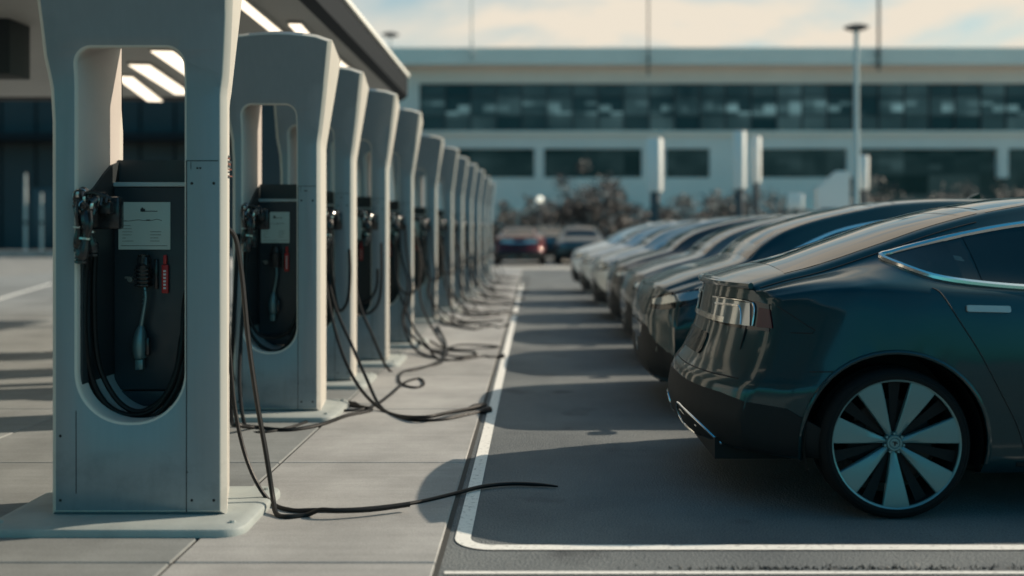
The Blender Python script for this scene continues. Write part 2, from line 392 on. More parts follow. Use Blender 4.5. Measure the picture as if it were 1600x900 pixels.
# ------------------------------------------------------------------ charging stations
ZTOP, KINK, DEPTH, ZB = 2.60, 1.93, .48, .05
def offset_loop(loop, d):
    n = len(loop); out = []
    for i in range(n):
        p, a, b = Vector(loop[i]), Vector(loop[i-1]), Vector(loop[(i+1)%n])
        e1 = (p-a).normalized(); e2 = (b-p).normalized()
        n1 = Vector((-e1.y, e1.x)); n2 = Vector((-e2.y, e2.x))
        m = (n1+n2)
        m = m.normalized() if m.length > 1e-6 else n1
        c = max(.4, m.dot(n1))
        out.append(p+m*(d/c))
    return out                      # loops run counter-clockwise: +d goes inward
def lean(z): return .16*max(0, (z-KINK)/.7)**1.3
def housing_mesh(Wd, wl, wr, wb, wt, flare=.10, taper=.055):
    hl, hr = -Wd/2, Wd/2
    out = [(hl, ZB), (hr, ZB), (hr, 1.0), (hr, KINK-.05), (hr+.003, KINK-.015), (hr+.010, KINK+.03), (hr+flare, ZTOP-.02)]
    for k in range(1, 8):
        t = k/8; out.append((hr+flare-.01+(hl-.035-hr-flare+.02)*t, ZTOP+.035*math.sin(math.pi*t)))
    out += [(hl-.045, ZTOP-.02), (hl-.03, KINK+.12), (hl-.008, KINK-.02), (hl, KINK-.16), (hl, 1.0)]
    rb = (wr-wl)*.47
    def hole(rt, wt):
        inn = []
        for (cx, cz, r, a0) in ((wl+rb, wb+rb, rb, 180), (wr-rb, wb+rb, rb, 270), (wr-rt, wt-rt, rt, 0), (wl+rt, wt-rt, rt, 90)):
            n = 12
            for k in range(n+1):
                a = R(a0+90*k/n); inn.append((cx+r*math.cos(a), cz+r*math.sin(a)))
        return inn
    inn = hole(.07, wt); back = hole(.012, wt+.11)
    bm = bmesh.new()
    def layer(loop, y, sx=0, dz=0): return [bm.verts.new((p[0]-(sx*(1 if p[0] > 0 else -1)), y, p[1]-(dz if p[1] > 2.2 else 0))) for p in loop]
    O = [layer(offset_loop(out, .026), 0), layer(offset_loop(out, .020), .003), layer(out, .026), layer(out, DEPTH, taper, .05)]
    I = [layer(offset_loop(inn, -.012), 0), layer(offset_loop(inn, -.003), .004), layer(inn, .014), layer(back, DEPTH)]
    for S in (O, I):
        for a, b in zip(S[:-1], S[1:]):
            n = len(a)
            for i in range(n):
                f = bm.faces.new((a[i], a[(i+1)%n], b[(i+1)%n], b[i])); f.normal_update()
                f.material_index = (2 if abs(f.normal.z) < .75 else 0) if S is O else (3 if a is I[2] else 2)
    def fill(a, b):
        es = []
        for l in (a, b):
            for i in range(len(l)):
                e = bm.edges.get((l[i], l[(i+1)%len(l)])); es.append(e)
        bmesh.ops.triangle_fill(bm, edges=es, use_beauty=True)
    fill(O[0], I[0]); fill(O[-1], I[-1])
    z = KINK-.12
    while z < ZTOP+.02:
        bmesh.ops.bisect_plane(bm, geom=bm.verts[:]+bm.edges[:]+bm.faces[:], plane_co=(0,0,z), plane_no=(0,0,1)); z += .055
    for v in bm.verts:
        if v.co.z > KINK: v.co.y -= lean(v.co.z)*max(0, 1-v.co.y/DEPTH)
    bmesh.ops.recalc_face_normals(bm, faces=bm.faces[:])
    # seams of the service door and right pillar
    def seam(x0, x1, z0, z1): box(bm, x0, x1, -.0012, .004, z0, z1, mi=1)
    seam(wr+.010, wr+.0135, ZB+.02, 1.60); seam(wr+.0135, hr-.03, 1.5965, 1.60); seam(wl-.006, wl-.003, ZB+.1, wb+.05)
    seam(wr+.03, wr+.032, 1.56, 1.594)
    for dx in (.055, .068): box(bm, wr+dx, wr+dx+.008, -.0016, .004, 1.562, 1.570, mi=1)
    seam(wr+.012, wr+.018, .24, .246)
    for bx, bz in ((wr+.035,.12),(hr-.05,.12),(wr+.035,1.50),(hr-.05,1.50),(hl+.045,.12),(hl+.045,.40)):
        lathe(bm, [(0,-.0018),(.0052,-.0018),(.0066,.0)], 10, 'Y', (bx, 0, bz), mi=1)
    return bm
def connector_bm():
    bm = bmesh.new()
    tube(bm, catmull([(0,-.01,.02), (.004,-.035,-.05), (.0,-.03,-.13), (-.002,-.015,-.19)], 5), lambda t: .021+.006*math.sin(t*9), 10)
    tube(bm, [(0,.05,.045), (0,.0,.035), (0,-.03,.02)], lambda t: .031-.006*t, 12)
    tube(bm, catmull([(0,-.05,.02), (.0,-.068,-.04), (0,-.045,-.10)], 4), .008, 6)
    for k in range(4): lathe(bm, [(.017,-.012), (.0265,-.008), (.0265,.002), (.017,.006)], 10, 'Z', (-.001,-.016,-.15-.016*k))
    lathe(bm, [(.030,-.006),(.0325,-.004),(.0325,.006),(.030,.008)], 12, 'Y', (0,.0,.035), mi=1); lathe(bm, [(.020,-.005),(.0255,-.003),(.0255,.005),(.020,.007)], 10, 'Z', (0,-.03,-.10), mi=1)
    box(bm, -.006, .006, -.060, -.052, .03, .055, mi=1, bev=.002)
    return bm
def holster_bm():
    bm = bmesh.new()
    box(bm, -.05, .11, .04, .10, -.07, .075, bev=.012)
    box(bm, -.03, .02, -.02, .05, .012, .07, bev=.01); box(bm, .045, .095, -.02, .05, -.005, .053, bev=.01)
    tube(bm, [(-.06,.02,.05), (-.02,-.03,.085), (.03,-.035,.09), (.1,-.02,.06)], .011, 8)
    for k in range(6): tube(bm, [(-.03+.023*k, -.03, .07), (-.028+.023*k, -.05, .02+.012*(k%3))], .0075, 6)
    return bm

def station_parts(root, Wd, wl, wr, wb, wt, flare, taper=.055):
    ww = wr-wl; k = min(1, ww/.464); sm = .84 if ww < .4 else 1
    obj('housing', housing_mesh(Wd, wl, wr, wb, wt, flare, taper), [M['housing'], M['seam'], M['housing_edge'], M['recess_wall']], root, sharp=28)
    # dark liner on the left wall
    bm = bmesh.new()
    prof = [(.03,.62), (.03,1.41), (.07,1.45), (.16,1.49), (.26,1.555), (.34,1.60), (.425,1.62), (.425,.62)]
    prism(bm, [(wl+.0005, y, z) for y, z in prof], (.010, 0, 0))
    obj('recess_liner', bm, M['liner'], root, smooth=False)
    con_b = bmesh.new()
    box(con_b, wl+.004, wr-.004, .425, .45, wb+.02, 1.63)
    cy = .36
    box(con_b, wl+.0115, wr-.004, cy, .424, wb+.085, 1.50, bev=.006)
    box(con_b, wl+.014, wr-.006, cy-.004, cy+.01, wb+.01, wb+.08, bev=.002)
    c = obj('console', con_b, M['console'], root)
    bm = bmesh.new(); box(bm, wl+.0115, wr-.004, cy-.008, cy+.03, 1.501, 1.522, bev=.003); obj('console_trim', bm, M['trimlight'], root)
    sx0, sx1, sz0, sz1 = wl+.035*sm, wl+.035*sm+.243*sm, 1.205, 1.428
    bm = bmesh.new(); box(bm, sx0, sx1, cy-.006, cy+.002, sz0, sz1, bev=.002); scr = obj('screen', bm, M['screen'], root)
    bm = bmesh.new(); w_ = sx1-sx0; h_ = sz1-sz0
    def ink(u0, u1, v0, v1): box(bm, sx0+u0*w_, sx0+u1*w_, cy-.0072, cy-.0052, sz0+v0*h_, sz0+v1*h_)
    ink(.43,.52,.795,.86); ink(.45,.485,.86,.885); ink(.52,.76,.80,.815)
    tube(bm, catmull([(sx0+u*w_, cy-.0066, sz0+v*h_) for u, v in ((.05,.60),(.12,.605),(.2,.60),(.3,.615),(.4,.625),(.5,.61),(.58,.63),(.66,.615),(.74,.64),(.80,.625),(.84,.61))], 4), .0013, 5)
    ink(.09,.16,.595,.612); ink(.54,.62,.605,.628)
    rr = random.Random(5)
    for r_ in range(6):
        v = .50-.065*r_
        ink(.08, .08+rr.uniform(.06,.22), v, v+.008)
        if r_ > 1: ink(.62, .62+rr.uniform(.1,.22), v, v+.010)
    ink(.05,.95,.075,.085)
    obj('screen_text', bm, M['ink'], scr, smooth=False)
    # centre plug with strap, and red tag
    px = wl+.166*sm
    bm = bmesh.new()
    box(bm, px-.026, px+.026, cy-.06, cy, 1.03, 1.175, bev=.01)
    lathe(bm, [(.0,-.05),(.034,-.05),(.036,0),(.026,.012),(.026,.05),(.02,.055),(0,.055)], 16, 'Z', (px, cy-.035, 1.13))
    for q in range(5): box(bm, px-.033, px+.033, cy-.07, cy-.005, 1.035+.018*q, 1.045+.018*q, bev=.003)
    box(bm, px+.04, px+.058, cy-.02, cy, 1.02, 1.16, bev=.004)
    obj('plug_socket', bm, M['conn'], root)
    bm = bmesh.new()
    tube(bm, catmull([(px+.01, cy-.05, 1.03), (px+.014, cy-.05, .98), (px, cy-.045, .90), (px-.012, cy-.04, .84)], 5), lambda t: .007+.004*t, 8)
    for q in range(4): lathe(bm, [(.003,-.005),(.011,0),(.003,.005)], 8, 'Z', (px+.012-.002*q, cy-.05, 1.015-.02*q))
    tube(bm, catmull([(px-.010, cy-.04, .85), (px-.016, cy-.04, .78), (px-.016, cy-.035, .70)], 5), lambda t: .012+.022*math.sin(math.pi*min(1, t*.75)), 12)
    box(bm, px-.036, px+.0, cy-.05, cy-.02, .645, .695, bev=.004)
    obj('plug_strap', bm, M['alloy'], root)
    bm = bmesh.new(); box(bm, px+.012, px+.034, cy-.06, cy-.03, .71, .80, bev=.01); obj('plug_clip', bm, M['conn'], root)
    tx = wl+.258*sm
    bm = bmesh.new(); box(bm, tx-.016, tx+.016, cy-.02, cy-.004, 1.0, 1.135, bev=.006)
    box(bm, tx-.008, tx+.008, cy-.02, cy-.004, 1.137, 1.18, bev=.004)
    tg = obj('red_tag', bm, M['red'], root)
    bm = bmesh.new()
    for q in range(6): box(bm, tx-.006, tx+.006, cy-.0212, cy-.0195, 1.02+.016*q, 1.029+.016*q)
    obj('tag_text', bm, M['white'], tg, smooth=False)
    bm = bmesh.new(); lathe(bm, [(0,-.012),(.013,-.012),(.016,0)], 14, 'Y', (px-.075, cy, 1.065)); box(bm, px-.1, px-.085, cy-.008, cy, 1.068, 1.078); obj('lock', bm, M['steel'], root)
    # connectors parked on the left jamb
    o = obj('connector_holster', holster_bm(), M['conn'], root); o.location = (wl+.045, .03, 1.37)
    for q, (dx, dy, dz, rz) in enumerate(((.015, .0, .02, .2), (.075, .01, .0, -.5), (.045, -.035, -.03, .9))):
        c = obj('connector', connector_bm(), [M['conn'], M['steel']], root); c.location = (wl+dx, dy, 1.39+dz); c.rotation_euler = (.05, .04*q, rz)
    # cast base
    bm = bmesh.new()
    fl = [(-Wd/2-.20, -.17), (Wd/2+.21, -.17)]
    L0, R0, B0, F0 = -Wd/2-.22, Wd/2+.125, DEPTH+.06, -.19
    lp = []
    for (cx, cy2, a0) in ((R0-.09, F0+.09, 270), (R0-.09, B0-.09, 0), (L0+.09, B0-.09, 90), (L0+.09, F0+.09, 180)):
        for t in range(7): lp.append((cx+.09*math.cos(R(a0+15*t)), cy2+.09*math.sin(R(a0+15*t))))
    rows = []
    for d, z in ((0, .012), (0, .036), (.006, .046), (.02, .052), (.05, .056)):
        rows.append([bm.verts.new((p.x, p.y, z)) for p in offset_loop(lp, d)])
    for a, b in zip(rows[:-1], rows[1:]):
        for i in range(len(a)): bm.faces.new((a[i], a[(i+1)%len(a)], b[(i+1)%len(a)], b[i]))
    bm.faces.new(rows[-1])
    for sx in (R0-.06, L0+.06):
        for sy in (F0+.08, B0-.10): lathe(bm, [(0,.066),(.012,.066),(.014,.055)], 8, 'Z', (sx, sy, 0))
    bmesh.ops.recalc_face_normals(bm, faces=bm.faces[:])
    obj('base_plate', bm, M['pad'], root)

def cable(root, pts, r=.0145, n=8, taper=False):
    """pts in world coordinates"""
    bm = bmesh.new(); off = Vector(root.location)
    end = pts[-1].z < .04 and r > .012                      # cables that end on the ground carry a plug
    tube(bm, [p-off for p in catmull(pts, n)], (lambda t: r*(1+(1.1 if t > .955 else 0))) if end else ((lambda t: r*(1-.6*max(0, (t-.93)/.07))) if taper else r), 8)
    return obj('cable', bm, M['rubber'], root)

#            right-edge px, scale px/m , width
ST = [(352,359),(500,228),(552,190),(606,164),(646,142),(683,111),(708,98),(724,87),(738,79),(750,72),(760,64),(768,57)]
labels = [
 'nearest charging station, tallest in view, with ceiling lights showing through its window',
 'second charging station from the front, directly behind the nearest one, red tag on its console',
 'third charging station from the front, half hidden behind the second one',
 'fourth charging station from the front, its top just under the canopy tip',
 'fifth charging station from the front, standing just beyond the canopy tip',
 'sixth charging station from the front, first of the clearly lower ones past the canopy',
 'seventh charging station from the front of the row, right behind the sixth',
 'eighth charging station from the front, fifth from the far end',
 'ninth charging station from the front, fourth from the far end',
 'tenth charging station from the front, third from the far end',
 'second last charging station at the far end of the row',
 'farthest charging station at the far end of the row']
GRP = 'charging stations in a row along the walkway'
stations = []
proto2 = None
for i, (px, s) in enumerate(ST):
    d = F/s; X = (px-CX)/s
    if i == 0:
        Wd = .763; root = thing('charging_station', labels[i], 'charging station', (X-Wd/2, d, 0), 0, GRP)
        station_parts(root, Wd, -1.99-(X-Wd/2), -1.526-(X-Wd/2), .46, 2.085, .075, .125)
        bm = bmesh.new(); rr = random.Random(9)         # scuffed sticker on the sunlit side
        for q in range(9):
            z = 1.53+.012*q+rr.uniform(-.004, .004); y = .10+rr.uniform(0, .10); t = (y-.026)/(DEPTH-.026)*.125
            box(bm, Wd/2-t-.002, Wd/2-t+.0015, y, y+rr.uniform(.02,.07), z, z+rr.uniform(.005,.011), mi=q % 2)
        obj('side_sticker', bm, [M['ink'], M['rust']], root, smooth=False)
    else:
        Wd = .606
        if proto2 is None:
            root = thing('charging_station', labels[i], 'charging station', (X-Wd/2, d, 0), 0, GRP)
            station_parts(root, Wd, -.225, .140, .46, 2.15, .105); proto2 = root
        else:
            if len(stations) == 2:          # from here on a second set of connectors hangs on the right pillar
                o = obj('connector_holster', holster_bm(), M['conn'], proto2x := copy_tree(proto2)); o.location = (.303-.20, -.05, 1.37)
                for q, (dx, dy, dz, rz) in enumerate(((-.03,-.07,.02,.3), (.03,-.08,.0,-.6), (.0,-.12,-.03,.9))):
                    c = obj('connector', connector_bm(), [M['conn'], M['steel']], proto2x); c.location = (.303-.19+dx, dy, 1.39+dz); c.rotation_euler = (.05, .04*q, rz)
                proto3 = proto2x; root = proto3
            else: root = copy_tree(proto3)
            root.location = (X-Wd/2, d, 0); root['label'] = labels[i]
    stations.append((root, X, d))

# ------------------------------------------------------------------ cables
def bez(lst): return [W(*p) for p in lst]
r0 = stations[0][0]
d0 = 4.52
cable(r0, bez([(139,385,d0),(134,440,d0),(133,520,d0),(142,585,d0+.03),(165,630,d0+.05),(200,648,d0+.06),(240,640,d0+.06),(270,600,d0+.05),(284,545,d0+.06),(289,470,d0+.1),(300,430,d0+.2)]), .0125)
cable(r0, bez([(150,385,d0+.04),(147,450,d0+.04),(150,540,d0+.05),(162,590,d0+.06),(188,630,d0+.07),(220,643,d0+.08),(255,622,d0+.08),(276,578,d0+.08),(286,520,d0+.12),(300,480,d0+.2)]), .0125)
cable(r0, bez([(130,380,d0-.02),(126,450,d0),(127,540,d0+.02),(140,605,d0+.04),(172,645,d0+.05),(205,655,d0+.05),(245,648,d0+.05),(275,610,d0+.05),(290,560,d0+.06),(300,520,d0+.2)]), .0125)
cable(r0, bez([(330,400,4.86),(342,410,4.88),(350,455,4.90),(358,540,4.88),(366,630,4.84),(380,700,4.80),(400,752,4.76)]) +
      [G(425,786,.03), G(455,797,.024), G(490,797,.024), G(560,796,.024), G(640,787,.02), G(700,774,.02), G(750,761,.018), G(795,756,.016), G(840,757,.014), G(872,760,.010)], .0100, taper=True)
cable(r0, bez([(335,372,4.90),(352,358,4.93),(368,372,4.95),(378,430,4.93),(388,530,4.86),(402,630,4.78),(416,710,4.72),(426,775,4.68)]) +
      [G(432,803,.024), G(450,807,.024), G(480,804,.024), G(500,797,.05), G(530,798,.05), G(580,796,.045), G(640,788,.048)], .0115)
r1 = stations[1][0]; d1 = 7.06
cable(r1, bez([(377,365,d1),(380,430,d1),(388,490,d1+.02),(402,520,d1+.03),(425,528,d1+.04),(450,518,d1+.04),(464,490,d1+.05),(467,440,d1+.1),(470,400,d1+.2)]), .0125)
cable(r1, bez([(382,365,d1-.02),(380,440,d1-.02),(385,500,d1),(402,535,d1+.02),(430,549,d1+.02),(452,535,d1+.02),(464,505,d1+.04),(468,465,d1+.1),(472,420,d1+.2)]), .0125)
cable(r1, bez([(372,365,d1-.05),(368,440,d1-.05),(364,520,d1-.05),(362,590,d1-.04)]) + [G(362,656,.072), G(372,664,.065), G(400,668,.022), G(450,672,.022), G(500,664,.022), G(540,650,.022), G(580,640,.022), G(540,632,.022)], .0145)
r2 = stations[2][0]
cable(r2, bez([(512,345,8.36),(506,400,8.34),(510,450,8.3),(522,510,8.1),(540,565,7.8),(565,610,7.45)]) + [G(600,642,.02), G(640,656,.02), G(690,656,.02), G(730,648,.02), G(765,640,.02)], .0125)
cable(r2, bez([(516,345,8.38),(512,420,8.36),(524,480,8.25),(550,540,8.0),(572,590,7.7)]) + [G(592,632,.02), G(615,648,.02), G(660,652,.05), G(700,645,.045), G(757,634,.02)], .0125)
cable(r2, [G(504,640,.02), G(540,642,.02), G(580,636,.02), G(608,618,.02), G(632,598,.02), G(655,592,.02), G(662,600,.02), G(648,606,.02), G(625,598,.02), G(628,582,.02), G(660,574,.02), G(690,566,.02), G(697,545,.02)], .0125)
cable(r2, bez([(518,345,8.36),(517,400,8.34),(522,450,8.34),(530,485,8.34),(543,470,8.36),(547,430,8.38),(546,390,8.42)]), .0125)
cable(r1, bez([(388,365,d1-.03),(384,430,d1-.04),(377,520,d1-.12),(374,600,6.8)]) + [G(384,668,.016), G(410,676,.016), G(455,668,.016), G(500,652,.016), G(530,645,.016), G(505,637,.016)], .0125)
r3 = stations[3][0]
d3 = 9.55
cable(r3, bez([(520,345,d3),(522,400,d3),(530,450,d3),(548,480,d3),(572,490,d3),(590,475,d3),(596,440,d3),(596,380,d3+.1)]), .0125)
cable(r3, bez([(538,345,d3-.05),(536,400,d3-.05),(540,440,d3-.05),(556,470,d3-.05),(575,470,d3-.05),(588,450,d3),(590,420,d3)]), .0125)
cable(r3, bez([(550,345,d3),(543,360,d3)]) + bez([(545,400,d3-.05),(560,470,d3-.2),(580,520,d3-.4)]) + [G(610,580,.02), G(650,578,.02), G(690,560,.02), G(696,535,.02), G(683,512,.02)], .0125)
rr = random.Random(21)
for i in range(4, 12):
    root, X, d = stations[i]
    x0 = X-.22
    for q in range(3 if i < 9 else 2):
        j = lambda s=.08: rr.uniform(-s, s)
        sx = x0+.07*q
        pts = [(sx, d-.06, 1.36), (sx+.02, d-.09, 1.05), (sx+.08+j(.04), d-.16, .70+j()), (X-.0+j(.08), d-.32+j(), .34+j()), (X+.15+j(.12), d-.62+j(), .08),
               (X+.32+j(.12), d-.9+j(.15), .02), (X+.52+j(.1), d-1.05+j(.2), .02), (X+.72+j(.1), d-.9+j(.2), .02)]
        if q == 0: pts += [(X+.78+j(), d-.6+j(), .02), (X+.6+j(), d-.42+j(), .02), (X+.42+j(), d-.5+j(), .02), (X+.25, d-.62+j(), .05), (X+.12, d-.2, .07), (X+.05, d+.1, .075)]
        elif q == 1: pts += [(X+.9, d-1.0+j(.3), .02), (X+1.02, d-.8+j(.3), .02)]
        cable(root, [Vector(p) for p in pts], .0125, 6)
    loop = [(x0+.02, d-.05, 1.36), (x0+.03, d-.06, .95), (x0+.07, d-.08, .70), (x0+.17, d-.10, .60), (x0+.27, d-.03, .68), (x0+.30, d+.10, .9), (x0+.26, d+.25, 1.1)]
    cable(root, [Vector(p) for p in loop], .0125, 6)
    px_ = X+.02; e_ = .9 if i < 8 else .6
    cable(root, [Vector(p) for p in ((px_-.05,d+.25,1.35),(px_+.03,d+.2,1.0),(px_+.12+j(),d+.05,.5),(px_+.3+j(),d-.25+j(),.1),(px_+.5+j(),d-.45+j(.2),.02),(px_+e_,d-.35+j(.3),.02),(px_+e_-.1,d+.1+j(.2),.02),(px_+e_-.4+j(),d+.15+j(.2),.02),(px_+.35,d-.15+j(.2),.02),(px_+.15,d+.1,.07))], .0125, 6)

# ------------------------------------------------------------------ car
L_CAR = 4.72
XR = pchip([.18,.264,.34,.42,.5,.57,.62,.68,.75,.85,.95,1.045,1.5], [.10,.05,.015,0,.012,.028,.070,.105,.135,.165,.185,.20,.20])
def setup(short_nose):
    """sets the body curves: the long saloon of the foreground, or the tall short-nosed car of the row"""
    global g, X0, ZT, HR, DR, ZS, HS, HW, ZBt, XF, HZ, WX, DLO
    if short_nose:
        gk = [(0,0),(1.8,1.95),(2.72,3.05),(3.27,3.86),(3.55,4.02),(3.85,4.18),(4.15,4.33),(4.4,4.46),(4.6,4.60),(4.72,4.72)]
        gg = pchip([k[0] for k in gk], [k[1] for k in gk]); g = lambda x: gg(x)
        front = [1.505,1.51,1.49,1.42,1.30,1.175,1.085,1.035,.995,.955,.89]
    else:
        g = lambda x: x
        front = [1.470,1.482,1.460,1.395,1.25,1.12,1.02,.975,.92,.85,.75]
    global PLAN
    PLAN = (.17, 4.2) if short_nose else (.34, 2.4)
    up = .10 if short_nose else 0
    HZ = up
    X0 = [g(x) for x in [.15,.32,.5,.83,1.15,1.48,1.8,2.2,2.55,2.85,3.12,3.35,3.55,3.85,4.15,4.4,4.60]]
    ZT = pchip(X0, [1.045,1.095,1.14,1.246,1.350,1.428]+front)
    HR = pchip(X0, [.62,.61,.60,.585,.575,.565,.56,.56,.56,.565,.59,.62,.66]+([.70,.71,.70,.68] if short_nose else [.67,.65,.60,.52]))
    DR = pchip(X0, [.03,.036,.042,.05,.055,.06,.06,.06,.06,.055,.05,.045,.035,.03,.03,.03,.03])
    ZS = pchip(X0, [.985,1.02,1.035,1.03,1.02,1.01,1.0,.99,.98,.97,.96,.95,.935]+[v+up*k for v, k in ((.905,.5),(.85,.8),(.775,1.2),(.67,1.4))])
    HS = pchip(X0, [.755,.845,.895,.92,.91,.895,.885,.885,.885,.885,.89,.90,.91,.905]+([.90,.89,.87] if short_nose else [.88,.83,.74]))
    HW = pchip(X0, [.815,.895,.94,.975,.972,.958,.955,.955,.955,.96,.97,.975,.978,.972]+([.965,.945,.92] if short_nose else [.955,.91,.82]))
    ZBt = pchip(X0, [.27,.24,.22,.20,.19,.19,.185,.18,.18,.18,.18,.18,.18,.18,.185,.20,.22])
    XF = pchip([.15,.25,.35,.45,.55,.65,.74,.85,.95,1.5], [.12,.05,.01,0,0,.0,.02,.06,.13,.13]) if short_nose else pchip([.15,.25,.35,.45,.55,.65,.74,.85,1.5], [.12,.05,.01,0,.0,.03,.09,.13,.13])
    WX = (.875, 4.05 if short_nose else 3.98)
    DLO = [(g(x), z+(.03 if short_nose and z > 1.2 else 0)) for x, z in DLO0]
def xr(z, y): return XR(z)+.25*(min(1, abs(y)/.86))**2.5
def xf(z, y): return L_CAR-XF(z)-PLAN[0]*(min(1, abs(y)/.84))**PLAN[1]
def section(x, n=52):
    zt, hr, dr, zs, hs, hw, zb = ZT(x), HR(x), DR(x), ZS(x), HS(x), HW(x), ZBt(x)
    zr = zt-dr
    zs = min(zs, zr-.012); g = zr-zs
    o = min(.022, .25*g)
    mid = (hs-.03+hr)/2
    pts = [(.80*hw, zb), (.92*hw, zb+.006), (.965*hw, zb+.05), (.982*hw, zb+.15), (hw, .60), (hw*.6+hs*.4, zs-.13), (hs+.012, zs-.035), (hs-.004, zs), (hs-.03, zs+o),
           (mid+.018, (zs+o+zr)/2+.004), (hr+.018, zr-.012), (hr-.02, zr+dr*.42), (hr*.62, zt-dr*.22), (hr*.3, zt-dr*.05), (0, zt)]
    s = [0]
    for a, b in zip(pts[:-1], pts[1:]): s.append(s[-1]+math.hypot(b[0]-a[0], b[1]-a[1]))
    fy, fz = pchip(s, [p[0] for p in pts]), pchip(s, [p[1] for p in pts])
    # same share of samples per control span so that rows stay aligned along the car
    per = [3,3,4,9,6,4,3,2,7,7,3,4,4,3]
    out = []
    for k in range(len(pts)-1):
        for t in range(per[k]):
            q = s[k]+(s[k+1]-s[k])*t/per[k]; out.append((fy(q), fz(q)))
    out.append(pts[-1]); return out
NS = 170
WZ, WR, ARCH = .338, .338, .406
def body_bm():
    bm = bmesh.new(); rings = []
    for i in range(NS+1):
        u = i/NS; x = .15+u*(4.60-.15); sec = section(x)
        row = []
        for (y, z) in sec:
            a = xr(z, y); b = xf(z, y); row.append((a+u*(b-a), y, z))
        rings.append(row)
    def grid(rows, flip):
        V = [[bm.verts.new(p) for p in r] for r in rows]
        for i in range(len(V)-1):
            for j in range(len(V[0])-1):
                q = (V[i][j], V[i+1][j], V[i+1][j+1], V[i][j+1])
                bm.faces.new(q[::-1] if flip else q)
    grid(rings, False); grid([[(p[0], -p[1], p[2]) for p in r] for r in rings], True)
    for sec, fx, flip in ((section(.15), xr, True), (section(4.60), xf, False)):
        rows = []
        for (y, z) in sec: rows.append([(fx(z, y*(2*c/16-1)), y*(2*c/16-1), z) for c in range(17)])
        grid(rows, flip)
    bmesh.ops.remove_doubles(bm, verts=bm.verts[:], dist=2e-4)
    bmesh.ops.dissolve_degenerate(bm, edges=bm.edges[:], dist=1e-5)
    bmesh.ops.recalc_face_normals(bm, faces=bm.faces[:])
    return bm
def prepare():
    global BVH, BODY
    bm = body_bm()
    BVH = BVHTree.FromBMesh(bm)
    if sum(f.normal.z*f.calc_area() for f in bm.faces if f.calc_center_median().z > .8) < 0: bmesh.ops.reverse_faces(bm, faces=bm.faces[:])
    for wx in WX:                                   # wheel openings
        kill = [f for f in bm.faces if abs(f.calc_center_median().y) > .45 and math.hypot(f.calc_center_median().x-wx, f.calc_center_median().z-WZ) < ARCH]
        bmesh.ops.delete(bm, geom=kill, context='FACES')
        for v in bm.verts:
            if v.is_boundary and abs(v.co.y) > .45:
                q = math.hypot(v.co.x-wx, v.co.z-WZ)
                if abs(q-ARCH) < .06 and v.co.z > .215:
                    v.co.x = wx+(v.co.x-wx)*ARCH/q; v.co.z = WZ+(v.co.z-WZ)*ARCH/q
    BODY = bm
def cast(o, d):
    h = BVH.ray_cast(Vector(o), Vector(d).normalized())
    if h[0] is None:
        h = BVH.find_nearest(Vector(o)+Vector(d).normalized()*1.0)
    n = h[1]
    if n.dot(Vector(d)) > 0: n = -n
    return h[0], n
def P_side(sg): return lambda u, v: cast((u, sg*2.2, v), (0, -sg, 0))
def P_top(u, v): return cast((u, v, 3), (0, 0, -1))
def P_rear(u, v): return cast((-1, u, v), (1, 0, 0))
def P_front(u, v): return cast((6, u, v), (-1, 0, 0))
def P_rad(cx, cy): return lambda a, z: cast((cx+3*math.cos(R(a)), cy+3*math.sin(R(a)), z), (-math.cos(R(a)), -math.sin(R(a)), 0))
def patch(bm, poly, proj, off=.003, thick=.012, su=.05, sv=.05, mi=0):
    t = bmesh.new()
    t.faces.new([t.verts.new((p[0], p[1], 0)) for p in poly])
    us = [p[0] for p in poly]; vs = [p[1] for p in poly]
    for ax, lo, hi, st in ((0, min(us), max(us), su), (1, min(vs), max(vs), sv)):
        q = lo+st
        while q < hi-st*.2:
            no = (1,0,0) if ax == 0 else (0,1,0)
            bmesh.ops.bisect_plane(t, geom=t.verts[:]+t.edges[:]+t.faces[:], plane_co=(q*no[0], q*no[1], 0), plane_no=no); q += st
    bmesh.ops.triangulate(t, faces=[f for f in t.faces if len(f.verts) > 4])
    mp = {}; mp2 = {}
    nsum = 0
    for v in t.verts:
        h, n = proj(v.co.x, v.co.y)
        mp[v] = bm.verts.new(h+n*off); mp2[v] = bm.verts.new(h-n*(thick-off))
        v.co = h; v.normal = n
    nn = {v: (mp[v].co-mp2[v].co).normalized() for v in t.verts}
    for f in t.faces:
        vs_ = [mp[v] for v in f.verts]
        nf = bm.faces.new(vs_); nf.normal_update(); nf.material_index = mi
        if nf.normal.dot(sum((nn[v] for v in f.verts), Vector())) < 0: nf.normal_flip()
    for e in t.edges:
        if len(e.link_faces) == 1:
            a, b = e.verts
            try: bm.faces.new((mp[a], mp[b], mp2[b], mp2[a])).material_index = mi
            except ValueError: pass
    t.free()
def on(poly, proj, off=.002): 
    out = []
    for u, v in poly:
        h, n = proj(u, v); out.append(h+n*off)
    return out
def round_poly(pts, n=5):
    """rounds a polygon's corners (2D)"""
    out = []; N = len(pts)
    for i in range(N):
        a, p, b = Vector(pts[i-1]), Vector(pts[i]), Vector(pts[(i+1)%N])
        r = min((a-p).length, (b-p).length)*.28
        s = p+(a-p).normalized()*r; e = p+(b-p).normalized()*r
        for k in range(n+1):
            t = k/n; out.append(tuple((1-t)**2*s+2*t*(1-t)*p+t*t*e))
    return out
DLO0 = [(.917,1.166),(1.00,1.112),(1.12,1.072),(1.35,1.043),(1.6,1.027),(2.1,1.008),(2.6,.995),(3.05,.988),(3.27,.990),(3.24,1.05),(3.10,1.135),(2.92,1.225),(2.72,1.292),(2.45,1.333),(2.1,1.347),(1.8,1.342),(1.55,1.318),(1.3,1.272),(1.08,1.218),(.97,1.187)]
